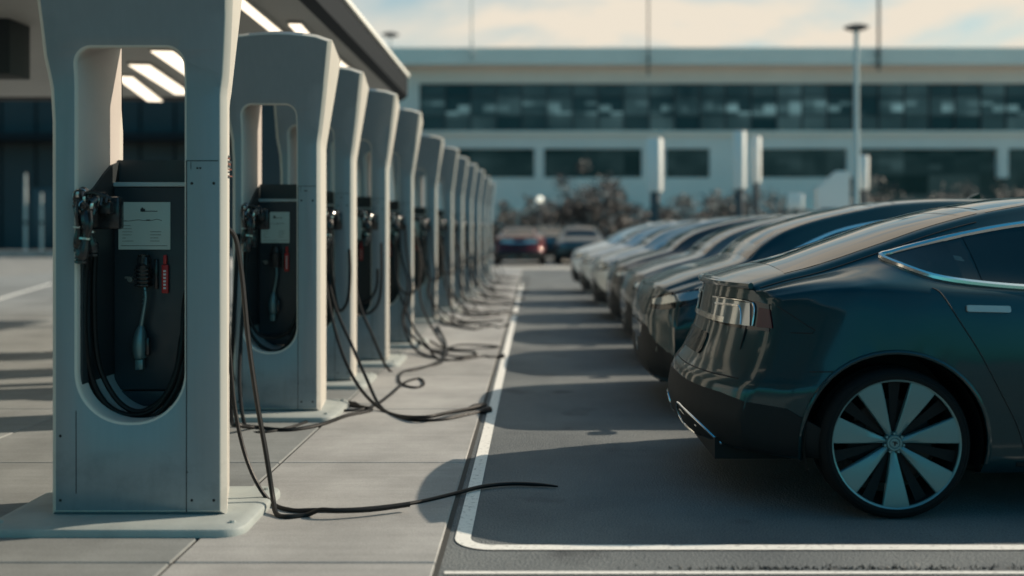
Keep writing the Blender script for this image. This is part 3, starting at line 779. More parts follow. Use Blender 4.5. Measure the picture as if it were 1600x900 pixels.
def clip(poly, x0, x1):
    def half(pl, c, keep):
        out = []
        for i in range(len(pl)):
            a, b = pl[i-1], pl[i]; ia, ib = keep(a[0], c), keep(b[0], c)
            if ia != ib:
                t = (c-a[0])/(b[0]-a[0]); out.append((c, a[1]+t*(b[1]-a[1])))
            if ib: out.append(b)
        return out
    return half(half(poly, x0, lambda x, c: x >= c), x1, lambda x, c: x <= c)
def shrink(poly, k):
    cx = sum(p[0] for p in poly)/len(poly); cz = sum(p[1] for p in poly)/len(poly)
    return [tuple(p) for p in offset_loop(poly, k)]
def wheel_parts(root, x, sg, rot):
    w = bpy.data.objects.new('wheel', None); COL.objects.link(w); w.parent = root; w.empty_display_size = .1
    w.location = (x, sg*.845, WZ); w.rotation_euler = (0, rot, 0 if sg < 0 else math.pi)     # local -Y looks out of the car
    bm = bmesh.new()
    tr = [(.285,.10),(.292,.112),(.312,.115),(.325,.108),(.3365,.088),(.338,.05)]
    tr = tr+[(.338,.02),(.330,.018),(.330,.008),(.338,.006),(.338,-.006),(.330,-.008),(.330,-.018),(.338,-.02),(.338,-.05),(.3365,-.088),(.325,-.108),(.316,-.1145),(.314,-.1125),(.306,-.1165),(.292,-.114),(.283,-.100),(.283,.10)]
    lathe(bm, tr, 72, 'Y'); bmesh.ops.recalc_face_normals(bm, faces=bm.faces[:]); obj('tyre', bm, M['tyre'], w)
    bm = bmesh.new()
    lathe(bm, [(.280,-.100),(.2825,-.106),(.2905,-.111),(.2955,-.108),(.296,-.101),(.290,-.095),(.284,-.09)], 72, 'Y'); rings = lathe(bm, [(.284,-.0895),(.262,-.02),(.258,.09)], 60, 'Y', mi=1)
    for k in range(7):                           # wide blades flaring to the rim
        a = R(270+360/7*k)
        ca, sa = math.cos(a), math.sin(a)
        def pt(r, t, y): return Vector((ca*r-sa*t, y, sa*r+ca*t))
        rows = []
        for r, hw_, yc, th in ((.030,.011,-.066,.03),(.07,.0165,-.074,.03),(.14,.031,-.089,.028),(.21,.046,-.100,.026),(.262,.057,-.104,.022),(.288,.062,-.104,.02)):
            rows.append([bm.verts.new(pt(r, t, y)) for t, y in ((-hw_,yc+th),(-hw_,yc+.004),(-hw_+.004,yc),(0,yc-.0035),(hw_-.004,yc),(hw_,yc+.004),(hw_,yc+th))])
        for A, B in zip(rows[:-1], rows[1:]):
            for j in range(6): bm.faces.new((A[j], A[j+1], B[j+1], B[j]))
        a2 = a+math.pi/7                          # dark inset between blades
        ca, sa = math.cos(a2), math.sin(a2)
        V = [bm.verts.new(pt(r, t, y)) for r, t, y in ((.05,-.008,-.05),(.05,.008,-.05),(.284,.028,-.075),(.284,-.028,-.075))]
        f = bm.faces.new(V); f.material_index = 1
    bmesh.ops.recalc_face_normals(bm, faces=bm.faces[:])
    obj('rim', bm, [M['alloy'], M['alloy_dark']], w, sharp=25)
    bm = bmesh.new(); lathe(bm, [(.06,-.02),(.19,-.02),(.195,-.012),(.19,-.0),(.06,0)], 48, 'Y'); obj('brake_disc', bm, M['disc'], w)
    bm = bmesh.new(); box(bm, -.205, -.11, -.045, .03, -.09, .09, bev=.02); obj('brake_caliper', bm, M['alloy_dark'], w)
    bm = bmesh.new()
    lathe(bm, [(.0,-.082),(.020,-.082),(.023,-.079),(.026,-.083),(.033,-.083),(.036,-.078),(.036,-.05)], 24, 'Y')
    for k in range(7):
        a = R(270+360/7*(k+.5)); lathe(bm, [(0,-.080),(.006,-.080),(.007,-.06)], 8, 'Y', (.043*math.cos(a), 0, .043*math.sin(a)))
    box(bm, -.011, .011, -.0845, -.080, .004, .008, mi=1); box(bm, -.003, .003, -.0845, -.080, -.011, .006, mi=1); box(bm, .004, .013, -.0845, -.080, -.003, .001, mi=1)
    bmesh.ops.recalc_face_normals(bm, faces=bm.faces[:])
    obj('hub_cap', bm, [M['alloy'], M['gloss_black']], w)

def make_car(short_nose):
    setup(short_nose); prepare()
    root = thing('parked_car', '', 'car')
    me = bpy.data.meshes.new('body'); BODY.normal_update(); BODY.to_mesh(me); BODY.free()
    me.materials.append(P['teal'])
    for p in me.polygons: p.use_smooth = True
    me.set_sharp_from_angle(angle=R(62))
    body = new_obj('body', me, root); body.material_slots[0].link = 'OBJECT'; body.material_slots[0].material = P['teal']
    # underbody and wheel wells
    bm = bmesh.new()
    for x0, x1, w in ((.12,.50,.62),(.50,1.35,.58),(1.35,WX[1]-.43,.78),(WX[1]-.43,4.40,.58),(4.40,4.60,.55)): box(bm, x0, x1, -w, w, .20, .30)
    for wx in WX:
        for sg in (1, -1):
            lathe(bm, [(ARCH-.002, sg*.92), (ARCH-.002, sg*.585), (.02, sg*.585)], 28, 'Y', (wx, 0, WZ), a0=R(-18), a1=R(198))
            if wx: pass
    obj('underbody', bm, M['black'], root)
    for sg in (-1, 1):
        for wx in WX:
            bm = bmesh.new()
            pts = []
            for k in range(29):
                a = R(-12+204*k/28); u, v = wx+(ARCH+.008)*math.cos(a), WZ+(ARCH+.008)*math.sin(a)
                if v < .2: continue
                h, n = P_side(sg)(u, v); pts.append(h+n*.001)
            tube(bm, pts, .011, 8); 
            o = obj('arch_trim', bm, P['teal'], root); o.material_slots[0].link = 'OBJECT'; o.material_slots[0].material = P['teal']
        wheel_parts(root, WX[0], sg, 0); wheel_parts(root, WX[1], sg, .3)
        # side glazing
        bm = bmesh.new(); patch(bm, DLO, P_side(sg), .0025, .012, .09, .05); obj('window_surround', bm, M['gloss_black'], root)
        for x0, x1 in ((.9,g(1.225)), (g(1.285),g(2.06)), (g(2.15),g(3.3))):
            bm = bmesh.new(); pl = shrink(clip(DLO, x0, x1), .012)
            patch(bm, pl, P_side(sg), .0055, .009, .09, .05); obj('side_window', bm, M['glass'], root)
        bm = bmesh.new(); tube(bm, on(catmull([(p[0], p[1], 0) for p in DLO], 4, True) and [(q.x, q.y) for q in catmull([(p[0], p[1], 0) for p in DLO], 4, True)], P_side(sg), .002), .017, 8, True)
        obj('window_trim', bm, M['chrome'], root)
        # doors
        bm = bmesh.new()
        for pts in ([(1.05,1.035),(1.085,1.01),(1.15,.90),(1.235,.76),(1.33,.58),(1.41,.43),(1.455,.30),(1.46,.235)],
                    [(2.10,1.0),(2.10,.7),(2.12,.4),(2.14,.235)], [(3.22,.96),(3.28,.80),(3.30,.55),(3.27,.235)], [(1.46,.235),(2.14,.235),(3.27,.235)]):
            q = catmull([(g(p[0]), p[1], 0) for p in pts], 8); tube(bm, on([(a.x, a.y) for a in q], P_side(sg), .0002), .0032, 6)
        q = catmull([(.50,.655,0),(.62,.66,0)], 4); tube(bm, on([(a.x, a.y) for a in q], P_side(sg), .0002), .003, 6)
        tube(bm, on([(x, sg*(HR(x)+.012)) for x in [.24+.05*k for k in range(24)]], P_top, .0002), .0035, 6)
        obj('panel_gap', bm, M['seam'], root)
        for x0 in (g(1.19), g(2.22)):
            bm = bmesh.new(); patch(bm, round_poly([(x0,.93),(x0+.20,.925),(x0+.20,.953),(x0,.958)], 3), P_side(sg), .011, .014, .04, .02); obj('door_handle', bm, M['handle'], root)
        # side skirt
        bm = bmesh.new(); patch(bm, [(1.42,.195),(WX[1]-.48,.19),(WX[1]-.48,.25),(1.42,.255)], P_side(sg), .004, .01, .1, .05); obj('side_skirt', bm, M['black'], root)
        # tail lamp: wraps round the rear corner
        rad = P_rad(1.25, 0)
        def ang(a): return a if sg > 0 else -a
        poly = [(ang(170),.955),(ang(158),.962),(ang(146),.958),(ang(140.5),.948),(ang(139.5),.825),(ang(150),.822),(ang(170),.83)]
        bm = bmesh.new(); patch(bm, poly, rad, .004, .02, 3, .04); lamp = obj('tail_light', bm, M['gloss_black'], root)
        bm = bmesh.new(); tube(bm, on([(ang(a_), z_) for a_, z_ in ((140.5,.948),(138,.940),(135,.905),(132,.868),(129.5,.840),(130.2,.826),(134,.825),(139.5,.825))], rad, .0002), .003, 6); obj('panel_gap', bm, M['seam'], root)
        bm = bmesh.new(); patch(bm, [(ang(169),.945),(ang(158),.95),(ang(147),.945),(ang(146),.838),(ang(158),.834),(ang(169),.842)], rad, .009, .01, 3, .04); obj('lens', bm, M['lens_clear'], lamp)
        bm = bmesh.new(); patch(bm, [(ang(143.5),.93),(ang(140),.925),(ang(138.5),.84),(ang(143.5),.838)], rad, .009, .01, 3, .04); obj('lens', bm, M['lens_red'], lamp)
        bm = bmesh.new()
        for pl in ([(ang(169),.95),(ang(158),.955),(ang(148),.952),(ang(145.2),.93),(ang(145),.84)], [(ang(166),.92),(ang(156),.925),(ang(151),.92),(ang(149.5),.84)]):
            q = catmull([(p[0], p[1], 0) for p in pl], 6); tube(bm, on([(a.x, a.y) for a in q], rad, .009), .0055, 6)
        obj('chrome_outline', bm, M['chrome'], lamp)
        # dark lower bumper
        lb = [(ang(180),.27)]+[(ang(180-3*k),.262) for k in range(1, 19)]
        bm = bmesh.new(); patch(bm, [(ang(180),.275),(ang(126),.262),(ang(127),.40),(ang(134),.485),(ang(150),.525),(ang(180),.54)], rad, .0045, .014, 1.5, .02); obj('lower_bumper', bm, M['black'], root)
        # lower rear bumper outlet with bright outline
        out = [(ang(171),.40),(ang(158),.355),(ang(150),.265),(ang(158),.262),(ang(172),.31)]
        bm = bmesh.new(); patch(bm, out, rad, .0065, .012, 1.5, .02); ins = obj('bumper_insert', bm, M['black'], root)
        bm = bmesh.new(); tube(bm, on([(a.x, a.y) for a in catmull([(p[0], p[1], 0) for p in out], 5, True)], rad, .008), .006, 6, True)
        tube(bm, on([(ang(170),.37),(ang(160),.325),(ang(153),.268)], rad, .008), .004, 6)
        obj('insert_outline', bm, M['chrome'], ins)
        # head lamp
        radf = P_rad(3.5, 0)
        def angf(a): return a if sg > 0 else -a
        hl = [(a_, z_+HZ) for a_, z_ in [(angf(24),.70),(angf(34),.735),(angf(48),.785),(angf(60),.815),(angf(56),.755),(angf(44),.66),(angf(33),.62),(angf(25),.625)]]
        bm = bmesh.new(); patch(bm, hl, radf, .004, .02, 3, .03); h = obj('headlight', bm, M['gloss_black'], root)
        bm = bmesh.new(); patch(bm, [(a_, z_+HZ) for a_, z_ in [(angf(26),.685),(angf(34),.715),(angf(47),.765),(angf(54),.785),(angf(44),.70),(angf(34),.66),(angf(27),.65)]], radf, .009, .01, 3, .03); obj('lens', bm, M['lens_clear'], h)
        bm = bmesh.new(); patch(bm, [(angf(22),.42),(angf(38),.44),(angf(46),.34),(angf(36),.27),(angf(22),.29)], radf, .003, .012, 3, .03); obj('bumper_intake', bm, M['black'], root)
        if short_nose:
            bm = bmesh.new(); patch(bm, [(angf(4),.26),(angf(40),.25),(angf(40),.40),(angf(30),.50),(angf(22),.60),(angf(4),.62)], radf, .0018, .008, 2, .03); obj('matt_nose_patch', bm, M['black'], root)  # matt black patch added to keep lit-ground reflections off the nose
        # mirror
        bm = bmesh.new()
        for z0, y0, r_ in ((1.03, .955, 1),): box(bm, g(3.0), g(3.0)+.11, sg*.955-.06, sg*.955+.06, .985, 1.07, bev=.03, seg=3)
        o = obj('mirror', bm, P['teal'], root); o.material_slots[0].link = 'OBJECT'; o.material_slots[0].material = P['teal']
        bm = bmesh.new(); tube(bm, [(g(3.0)+.08, sg*.86, .985), (g(3.0)+.06, sg*.93, 1.015)], .022, 8); obj('mirror_arm', bm, M['black'], root)
    # glass over the top
    def rows(xa, xb, k, n=10):
        a = [(xa+(xb-xa)*i/n, HR(xa+(xb-xa)*i/n)-k) for i in range(n+1)]
        return a+[(x, -y) for x, y in a[::-1]]
    for nm, xa, xb, k in (('rear_window', .47, 1.42, .05), ('roof_glass', 1.46, g(2.72), .035), ('windscreen', g(2.80), g(3.50), .03)):
        bm = bmesh.new(); patch(bm, rows(xa, xb, k), P_top, .002, .008, .09, .12); obj(nm, bm, M['glass'], root)
    # rear face: spoiler lip, light bar, plate, diffuser
    bm = bmesh.new(); patch(bm, round_poly([(-.26,.66),(.26,.66),(.26,.77),(-.26,.77)], 3), P_rear, .008, .012, .1, .05); obj('plate_recess', bm, M['gloss_black'], root)
    bm = bmesh.new(); patch(bm, [(-.42,.835),(.42,.835),(.42,.862),(-.42,.862)], P_rear, .010, .014, .06, .03); obj('boot_trim', bm, M['chrome'], root)
    bm = bmesh.new(); q = [(-.62+.062*k) for k in range(21)]
    tube(bm, [P_rear(y, 1.0)[0]+Vector((-.012, 0, .028)) for y in q], .016, 8); o = obj('spoiler_lip', bm, P['teal'], root); o.material_slots[0].link = 'OBJECT'; o.material_slots[0].material = P['teal']
    bm = bmesh.new(); patch(bm, [(-.55,.25),(.55,.25),(.50,.36),(-.50,.36)], P_rear, .004, .012, .08, .04); obj('diffuser', bm, M['black'], root)
    bm = bmesh.new()
    tube(bm, on([(-.72+.072*k, .60) for k in range(21)], P_rear, .0002), .0032, 6); obj('bumper_gap', bm, M['seam'], root)
    # front: grille and lower intake
    bm = bmesh.new(); patch(bm, round_poly([(-.38,.60),(.38,.60),(.30,.49),(-.30,.49)], 4), P_front, .004, .012, .08, .04); obj('grille', bm, M['gloss_black'], root)
    bm = bmesh.new(); patch(bm, round_poly([(-.52,.36),(.52,.36),(.48,.26),(-.48,.26)], 4), P_front, .004, .012, .08, .04); obj('lower_intake', bm, M['black'], root)
    bm = bmesh.new(); prism(bm, [(2.05,-.012,ZT(2.1)-.02),(2.22,-.012,ZT(2.1)-.02),(2.07,-.012,ZT(2.1)+.045)], (0,.024,0)); obj('roof_fin', bm, M['gloss_black'], root)
    return root
car0 = make_car(False); car1 = make_car(True)
PAINTED = ('body', 'arch_trim', 'mirror', 'spoiler_lip')
def recolour(c, m):
    for ch in c.children:
        if ch.name.split('.')[0] in PAINTED: ch.material_slots[0].link = 'OBJECT'; ch.material_slots[0].material = m
CARG = 'cars parked side by side facing the charging stations'
car0['label'] = 'dark teal sedan nearest the camera, its tail light towards the charging stations'; car0['group'] = CARG
car0.location = (.745, 5.53, 0)
ROW = [(.79, 7.93, 'teal', 'dark teal car parked nose in, directly behind the nearest sedan', 1.02),
       (.90, 10.40, 'grey', 'mid grey car parked nose in, third car of the row', 1.0),
       (.93, 12.85, 'charcoal', 'charcoal car parked nose in, fourth car of the row', 1.0),
       (.86, 15.35, 'silver', 'silver car parked nose in, fifth car of the row', 1.0),
       (.82, 18.30, 'pale', 'pale silver car parked nose in, last but one in the row', 1.0),
       (.78, 21.60, 'white', 'white car parked nose in at the far end of the row', 1.0)]
k_ = 0
for X, Y, c, lab, sz in ROW:
    o = copy_tree(car1) if k_ else car1; k_ += 1; o['label'] = lab; o['group'] = CARG
    o.location = (X+L_CAR, Y, 0); o.rotation_euler = (0, 0, math.pi); o.scale = (1, 1, sz); recolour(o, P[c])
FARG = 'cars parked crossways beyond the row'
for X, Y, c, lab, rz in ((-.55, 37.0, 'red', 'dark red car parked with its back to the camera beyond the charging stations', 90),
                         (1.75, 37.6, 'blue', 'dark blue grey car parked facing the camera beside the red car', -90),
                         (.62, 43.0, 'charcoal', 'charcoal car seen in the gap between the red car and the dark blue grey one', 90),
                         (4.2, 37.2, 'black', 'black car parked beyond the white car, right of the dark blue grey car', 90),
                         (7.7, 38.0, 'charcoal', 'charcoal car parked far back behind the roofs of the row', -90)):
    o = copy_tree(car0 if c in ('red', 'black') else car1); o['label'] = lab; o['group'] = FARG; o.scale = (1, 1, 1)
    o.rotation_euler = (0, 0, R(rz)); o.location = (X, Y, 0) if rz > 0 else (X, Y+L_CAR, 0); recolour(o, P[c])

# ------------------------------------------------------------------ canopy over the stations
can = thing('canopy', 'wide flat canopy with glowing strip lights, behind the charging stations', 'canopy', (-5.5, 7, 0))
def loc(o, root):                                   # parts modelled in world coordinates
    o.parent = root; o.matrix_parent_inverse = Matrix.Translation(-Vector(root.location)); return o
H0 = EYE+2.03
bm = bmesh.new(); box(bm, -9.5, -2.06, -6, 15.6, H0, H0+.34); loc(obj('roof_slab', bm, M['soffit'], smooth=False), can)
bm = bmesh.new()
lp = [(-2.06,-6,0),(-2.06,15.6,0)]
prism(bm, [(-2.055,-6,H0-.02),(-1.97,-6,H0+.05),(-1.97,-6,H0+.33),(-2.055,-6,H0+.33)], (0,21.9,0))
box(bm, -9.5, -2.057, 15.602, 15.9, H0-.02, H0+.33)
loc(obj('fascia', bm, M['fascia'], smooth=False), can)
bm = bmesh.new(); box(bm, -2.2, -1.94, -6, 15.92, H0+.342, H0+.40, bev=.01); box(bm, -9.5, -2.202, 15.4, 15.92, H0+.342, H0+.40, bev=.01); loc(obj('roof_edge', bm, M['edge']), can)
bm = bmesh.new(); box(bm, -7.2, -5.02, 9.8, 10.2, EYE+1.5, H0-.001, bev=.01); loc(obj('bulkhead', bm, M['dark_wall']), can)
for (x, y) in ((-2.75, 8.9), (-2.95, 14.6), (-8.9, 1.5), (-8.9, 14.6), (-2.75, -2.5)):
    bm = bmesh.new(); box(bm, x-.08, x+.08, y-.08, y+.08, .0, H0-.001, bev=.01); box(bm, x-.16, x+.16, y-.16, y+.16, .012, .035, bev=.006); loc(obj('column', bm, M['fascia']), can)
for (a, b, w) in ((( -5.34,13.3),(-5.85,15.8),.22), ((-4.77,12.35),(-5.14,15.0),.24), ((-4.15,11.4),(-4.45,13.9),.24), ((-2.57,8.6),(-2.60,10.5),.11), ((-2.32,9.9),(-2.36,10.7),.12), ((-2.34,11.6),(-2.32,13.0),.10),
                  ((-3.0,2.0),(-3.0,5.0),.12), ((-5.6,3.0),(-5.6,6.0),.2)):
    a = Vector((*a, 0)); b = Vector((*b, 0)); d = (b-a); L_ = d.length; ang_ = math.atan2(d.y, d.x)
    bm = bmesh.new(); box(bm, -L_/2, L_/2, -w/2-.02, w/2+.02, -.03, 0, bev=.004)
    o = obj('light_fitting', bm, M['soffit']); o.parent = can; o.location = (a+b)/2+Vector((0,0,H0-.001))-Vector(can.location); o.rotation_euler = (0, 0, ang_)
    bm = bmesh.new(); box(bm, -L_/2+.01, L_/2-.01, -w/2, w/2, -.04, -.031, bev=.003); obj('strip_lamp', bm, M['strip'], o)

# ------------------------------------------------------------------ buildings
off = thing('office_building', 'long pale office building with a dark ribbon of windows across the background', 'building', (26, 70, 0))
def bpart(name, m, *boxes, parent=off, bev=0):
    bm = bmesh.new()
    for b in boxes: box(bm, *b, bev=bev)
    return loc(obj(name, bm, m, smooth=False), parent)
XA, XB = -30, 64
low = [(-6.3,0.0),(.66,7.35),(8.97,12.0),(15.5,21.4),(22.3,31.7),(32.4,38.7),(39.6,46),(47,54)]
walls = [(XA,XB,70,95,11.36,12.42), (XA,-7.87,70,95,8.08,11.36), (XA,XB,70,95,6.9,8.08), (XA,XB,70,95,0,3.0), ]
prev = XA
for a, b in low: walls.append((prev, a, 70, 72, 4.9, 6.9)); prev = b
walls.append((prev, XB, 70, 72, 4.9, 6.9))
walls.append((XA, 21.4, 70, 72, 3.0, 4.9))
bpart('facade', M['facade'], *walls)
bpart('roof_parapet', M['facade_light'], (XA-.6, XB+.6, 68.6, 95, 12.42, 13.54))
bpart('sill_band', M['facade_light'], (XA, XB, 69.75, 69.998, 7.85, 8.08))
x = -7.87; k = 0
bpart('ribbon_window', M['oglass'], (-7.87, XB, 70.35, 70.45, 8.08, 11.36))
bm = bmesh.new(); x = -7.87
while x < XB:
    box(bm, x-.05, x+.05, 70.2, 70.345, 8.08, 11.36); x += 1.75
for z in (9.15, 10.5): box(bm, -7.8, XB, 70.25, 70.34, z-.035, z+.035)
loc(obj('window_frame', bm, M['mullion'], smooth=False), off)
for a, b in low:
    w = bpart('window', M['dglass'], (a, b, 70.4, 70.5, 4.9, 6.9))
    bm = bmesh.new(); n = max(2, round((b-a)/1.5))
    for q in range(n+1): box(bm, a+(b-a)*q/n-.045, a+(b-a)*q/n+.045, 70.25, 70.395, 4.9, 6.9)
    f = obj('window_frame', bm, M['mullion'], smooth=False); f.parent = w; f.matrix_parent_inverse = Matrix.Translation(-Vector(off.location))
bpart('entrance_glazing', M['dglass'], (21.4, XB, 70.5, 70.6, 3.0, 4.9))
bpart('ground_floor_door', M['facade_light'], (16.65, 20.6, 69.9, 69.998, .1, 3.4))
bpart('ground_floor_door', M['facade_light'], (-2.6, -.6, 69.9, 69.998, .1, 2.8))

ware = thing('warehouse', 'dark teal clad warehouse at the left edge behind the canopy', 'building', (-36, 56, 0))
bpart('wall', M['dark_wall'], (-60,-13,56,75,0,9.6), parent=ware)
bpart('roof_edge', M['fascia'], (-60.4,-12.7,55.6,75.3,9.6,10.2), parent=ware)
bpart('dock_canopy', M['fascia'], (-50,-16,54.4,55.998,6.1,6.5), parent=ware)
bm = bmesh.new()
for q in range(24): box(bm, -59.6+1.9*q, -59.52+1.9*q, 55.93, 55.998, .3, 9.5)
loc(obj('cladding_rib', bm, M['fascia'], smooth=False), ware)
bm = bmesh.new(); box(bm, -27.4,-24.4, 55.85, 55.997, .3, 3.6, bev=.02); loc(obj('door', bm, M['poled']), ware)

# ------------------------------------------------------------------ poles, masts, signs
def pole(px_, y, ztop, r, m, disc=None, label='', name='lamp_post'):
    X = (px_-CX)*y/F
    t = thing(name, label, 'lamp post', (X, y, 0))
    bm = bmesh.new(); lathe(bm, [(0,0),(r*1.9,0),(r*1.9,.04),(r*1.5,.05),(r*1.2,.5),(r,.6),(r*.75,ztop)], 16, 'Z'); obj('post', bm, m, t)
    if disc:
        bm = bmesh.new(); lathe(bm, [(0,ztop-.10),(disc*.55,ztop-.06),(disc,ztop+.02),(disc,ztop+.06),(disc*.5,ztop+.13),(0,ztop+.16)], 28, 'Z'); obj('lamp_head', bm, M['poled'], t)
    return t
pole(1338, 35, EYE+320*35/F-.1, .105, M['polew'], .42, 'tall galvanised lamp post with a flat disc head, behind the parked cars')
pole(610, 50, EYE+308*50/F-.1, .05, M['polew'], .42, 'thin lamp post with a dark disc head above the canopy tip')
for px_, yb, r, m, lab in ((737, 95, .05, M['polew'], 'thin pale mast rising from the office roof, leftmost of the three masts'),
                           (1013, 118, .055, M['poled'], 'thin dark mast rising from the office roof in the middle of the sky'),
                           (1373, 110, .10, M['poled'], 'thick dark mast rising from the office roof right of the tall lamp post')):
    y = 68.4; X = (px_-CX)*y/F; zb = EYE+(360-yb)*y/F
    t = thing('roof_mast', lab, 'mast', (X, y, zb))
    bm = bmesh.new(); lathe(bm, [(0,0),(r,0),(r,6),(r*.7,16),(0,16.1)], 10, 'Z'); obj('mast_pole', bm, m, t)
    bm = bmesh.new()
    for z in (.3, 1.1): box(bm, -r*1.6, r*1.6, -r*.5, .2, z, z+.12)
    obj('bracket', bm, M['poled'], t)
def pylon(px0, px1, py0, py1, y, lab, rz=-.5, base=True, dark_post=True):
    s = F/y; w = (px1-px0)/s/1.25; X = ((px0+px1)/2-CX)/s; z1 = EYE+(360-py0)/s; z0 = EYE+(360-py1)/s
    t = thing('sign_pylon', lab, 'sign', (X, y, 0), rz)
    bm = bmesh.new(); box(bm, -w/2, w/2, -.20, .20, z0, z1, bev=.04); obj('sign_panel', bm, M['signw'], t)
    bm = bmesh.new(); box(bm, -w*.3, w*.3, -.10, .10, 0, z0+.001, bev=.01); obj('post', bm, M['poled'] if dark_post else M['signw'], t)
pylon(1010, 1037, 216, 300, 40, 'blank white sign pylon on a dark post, left of the other two white pylons')
pylon(1146, 1166, 205, 295, 40, 'taller of the two slim white pylons standing close together')
pylon(1174, 1189, 213, 286, 41, 'shorter of the two slim white pylons standing close together')
pylon(1342, 1358, 243, 296, 42, 'short white pylon right beside the tall lamp post')
t = thing('electrical_cabinet', 'small pale cabinet on a stand above the roofs of the parked cars', 'cabinet', (10.2, 40, 0), -.3)
bm = bmesh.new(); box(bm, -.3, .3, -.25, .25, 2.15, 2.72, bev=.04); obj('cabinet_box', bm, M['signw'], t)
bm = bmesh.new(); box(bm, -.08, .08, -.08, .08, 0, 2.149); box(bm, -.3, .3, -.25, .25, 0, .06); obj('stand', bm, M['poled'], t)
t = thing('transformer', 'pale stepped transformer housing behind the tall lamp post', 'transformer', (12.1, 42, 0), -.2)
bm = bmesh.new(); prism(bm, [(-.55,-.6,0),(.75,-.6,0),(.75,-.6,3.7),(.2,-.6,3.7),(-.25,-.6,3.25),(-.55,-.6,3.05)], (0,1.2,0)); bmesh.ops.bevel(bm, geom=bm.edges[:], offset=.05, segments=2, affect='EDGES'); obj('casing', bm, M['signw'], t)
bm = bmesh.new()
for q in range(5): box(bm, -.4, .3, -.63, -.603, 1.2+.22*q, 1.3+.22*q)
obj('louvre', bm, M['poled'], t)
t = thing('globe_lamp', 'lit round globe lamp on a short post in front of the office', 'lamp', (.25, 47, 0))
bm = bmesh.new(); bmesh.ops.create_uvsphere(bm, u_segments=20, v_segments=12, radius=.15)
o = obj('globe', bm, M['globe'], t); o.location = (0,0,2.72)
bm = bmesh.new(); lathe(bm, [(0,0),(.12,0),(.05,.1),(.045,2.54),(.09,2.55),(.09,2.58)], 12, 'Z'); obj('post', bm, M['poled'], t)
for px_, y, ztop, lab in ((40, 52.5, 4.2, 'taller slim steel post by the kerb at the left edge'), (65, 52.5, 3.2, 'shorter slim steel post by the kerb beside the taller one')):
    t = thing('steel_post', lab, 'post', ((px_-CX)*y/F, y, 0))
    bm = bmesh.new(); lathe(bm, [(0,0),(.16,0),(.16,.05),(.075,.08),(.075,ztop-.8),(.06,ztop-.78),(.055,ztop),(0,ztop+.03)], 12, 'Z')
    obj('post', bm, M['polew'], t)
    bm = bmesh.new(); lathe(bm, [(.076,1.6),(.14,1.62),(.14,1.75),(.076,1.77)], 12, 'Z'); obj('collar', bm, M['poled'], t)

# ------------------------------------------------------------------ planting
def shrub(x, y, w, h, n, m, lab, seed, trunk=.5, name='shrub', grp='shrubs in front of the office', dens=1.0):
    rr = random.Random(seed)
    t = thing(name, lab, 'shrub' if name == 'shrub' else 'tree', (x, y, 0), 0, grp)
    bm = bmesh.new(); tips = []
    for k in range(9):
        a = rr.uniform(0, 6.28); e = rr.uniform(.3, .5)*w
        tip = Vector((math.cos(a)*e, math.sin(a)*e*.7, h*rr.uniform(.55, .95)))
        mid = Vector((tip.x*.35, tip.y*.35, h*rr.uniform(.25, .45)))
        tube(bm, catmull([(rr.gauss(0,.05), rr.gauss(0,.05), 0), mid, tip], 4), lambda t_: .06*(1-.8*t_), 6); tips.append(tip); tips.append((tip+mid)/2)
    obj('stem', bm, M['bark'], t)
    bm = bmesh.new(); cl = []
    for tip in tips:
        for q in range(3): cl.append(tip+Vector((rr.gauss(0, .13*w), rr.gauss(0, .13*w), rr.gauss(0, .10*h))))
    for k in range(n):
        c = rr.choice(cl); p = c+Vector((rr.gauss(0, .06*w), rr.gauss(0, .06*w), rr.gauss(0, .06*h)))
        if p.z < .08: p.z = .08+rr.random()*.2
        u = Vector((rr.gauss(0,1), rr.gauss(0,1), rr.gauss(0,1))).normalized(); v = u.orthogonal().normalized(); s = rr.uniform(.07, .15)
        bm.faces.new([bm.verts.new(p+q) for q in (u*s, v*s*.5, -u*s, -v*s*.5)])
    obj('foliage', bm, m, t, smooth=False)
SH = [(-.4,52,2.4,2.6,900,'leaf','low dark shrub left of the globe lamp'), (3.0,50,3.6,3.9,2600,'leaf2','large brownish shrub, tallest in front of the office windows'),
      (5.2,52,3.0,2.8,1500,'leaf2','brown shrub beside the tallest one, left of the white pylon'), (1.4,54,2.6,3.2,1200,'leaf','dark green shrub between the globe lamp and the tallest shrub'),
      (8.0,50,3.4,3.0,1700,'leaf','dark green shrub between the two groups of white pylons'), (10.6,51,3.4,2.9,1700,'leaf','dark green shrub right of the two slim pylons'),
      (13.4,52,3.4,2.4,1400,'leaf','low green shrub just left of the tall lamp post'), (17.5,52,4,3.2,2000,'leaf','wide green shrub right of the tall lamp post'),
      (21.5,53,4,3.1,2000,'leaf2','wide brownish shrub above the nearest car roof'), (25.5,52,4,3.3,2000,'leaf','wide green shrub at the right edge of the photo')]
for i, (x, y, w, h, n, m, lab) in enumerate(SH): shrub(x, y, w, h, n, M[m], lab, 100+i)

rr = random.Random(77)
t = thing('hedge', 'long dark clipped hedge along the foot of the office building', 'hedge', (12, 56, 0))
bm = bmesh.new(); box(bm, -14, 30, -.35, .35, .05, 1.3); bmesh.ops.subdivide_edges(bm, edges=bm.edges[:], cuts=6); obj('stem', bm, M['bark'], t, smooth=False)
bm = bmesh.new()
for k in range(9000):
    x = rr.uniform(-14.5, 30.5); hh = 1.9+.45*math.sin(x*.9)+.3*math.sin(x*2.3+1)
    p = Vector((x, rr.gauss(0, .42), hh*rr.random()**.6)); u = Vector((rr.gauss(0,1), rr.gauss(0,1), rr.gauss(0,1))).normalized(); v = u.orthogonal().normalized(); q_ = rr.uniform(.09, .2)
    bm.faces.new([bm.verts.new(p+q) for q in (u*q_, v*q_*.5, -u*q_, -v*q_*.5)])
obj('foliage', bm, M['leaf'], t, smooth=False)

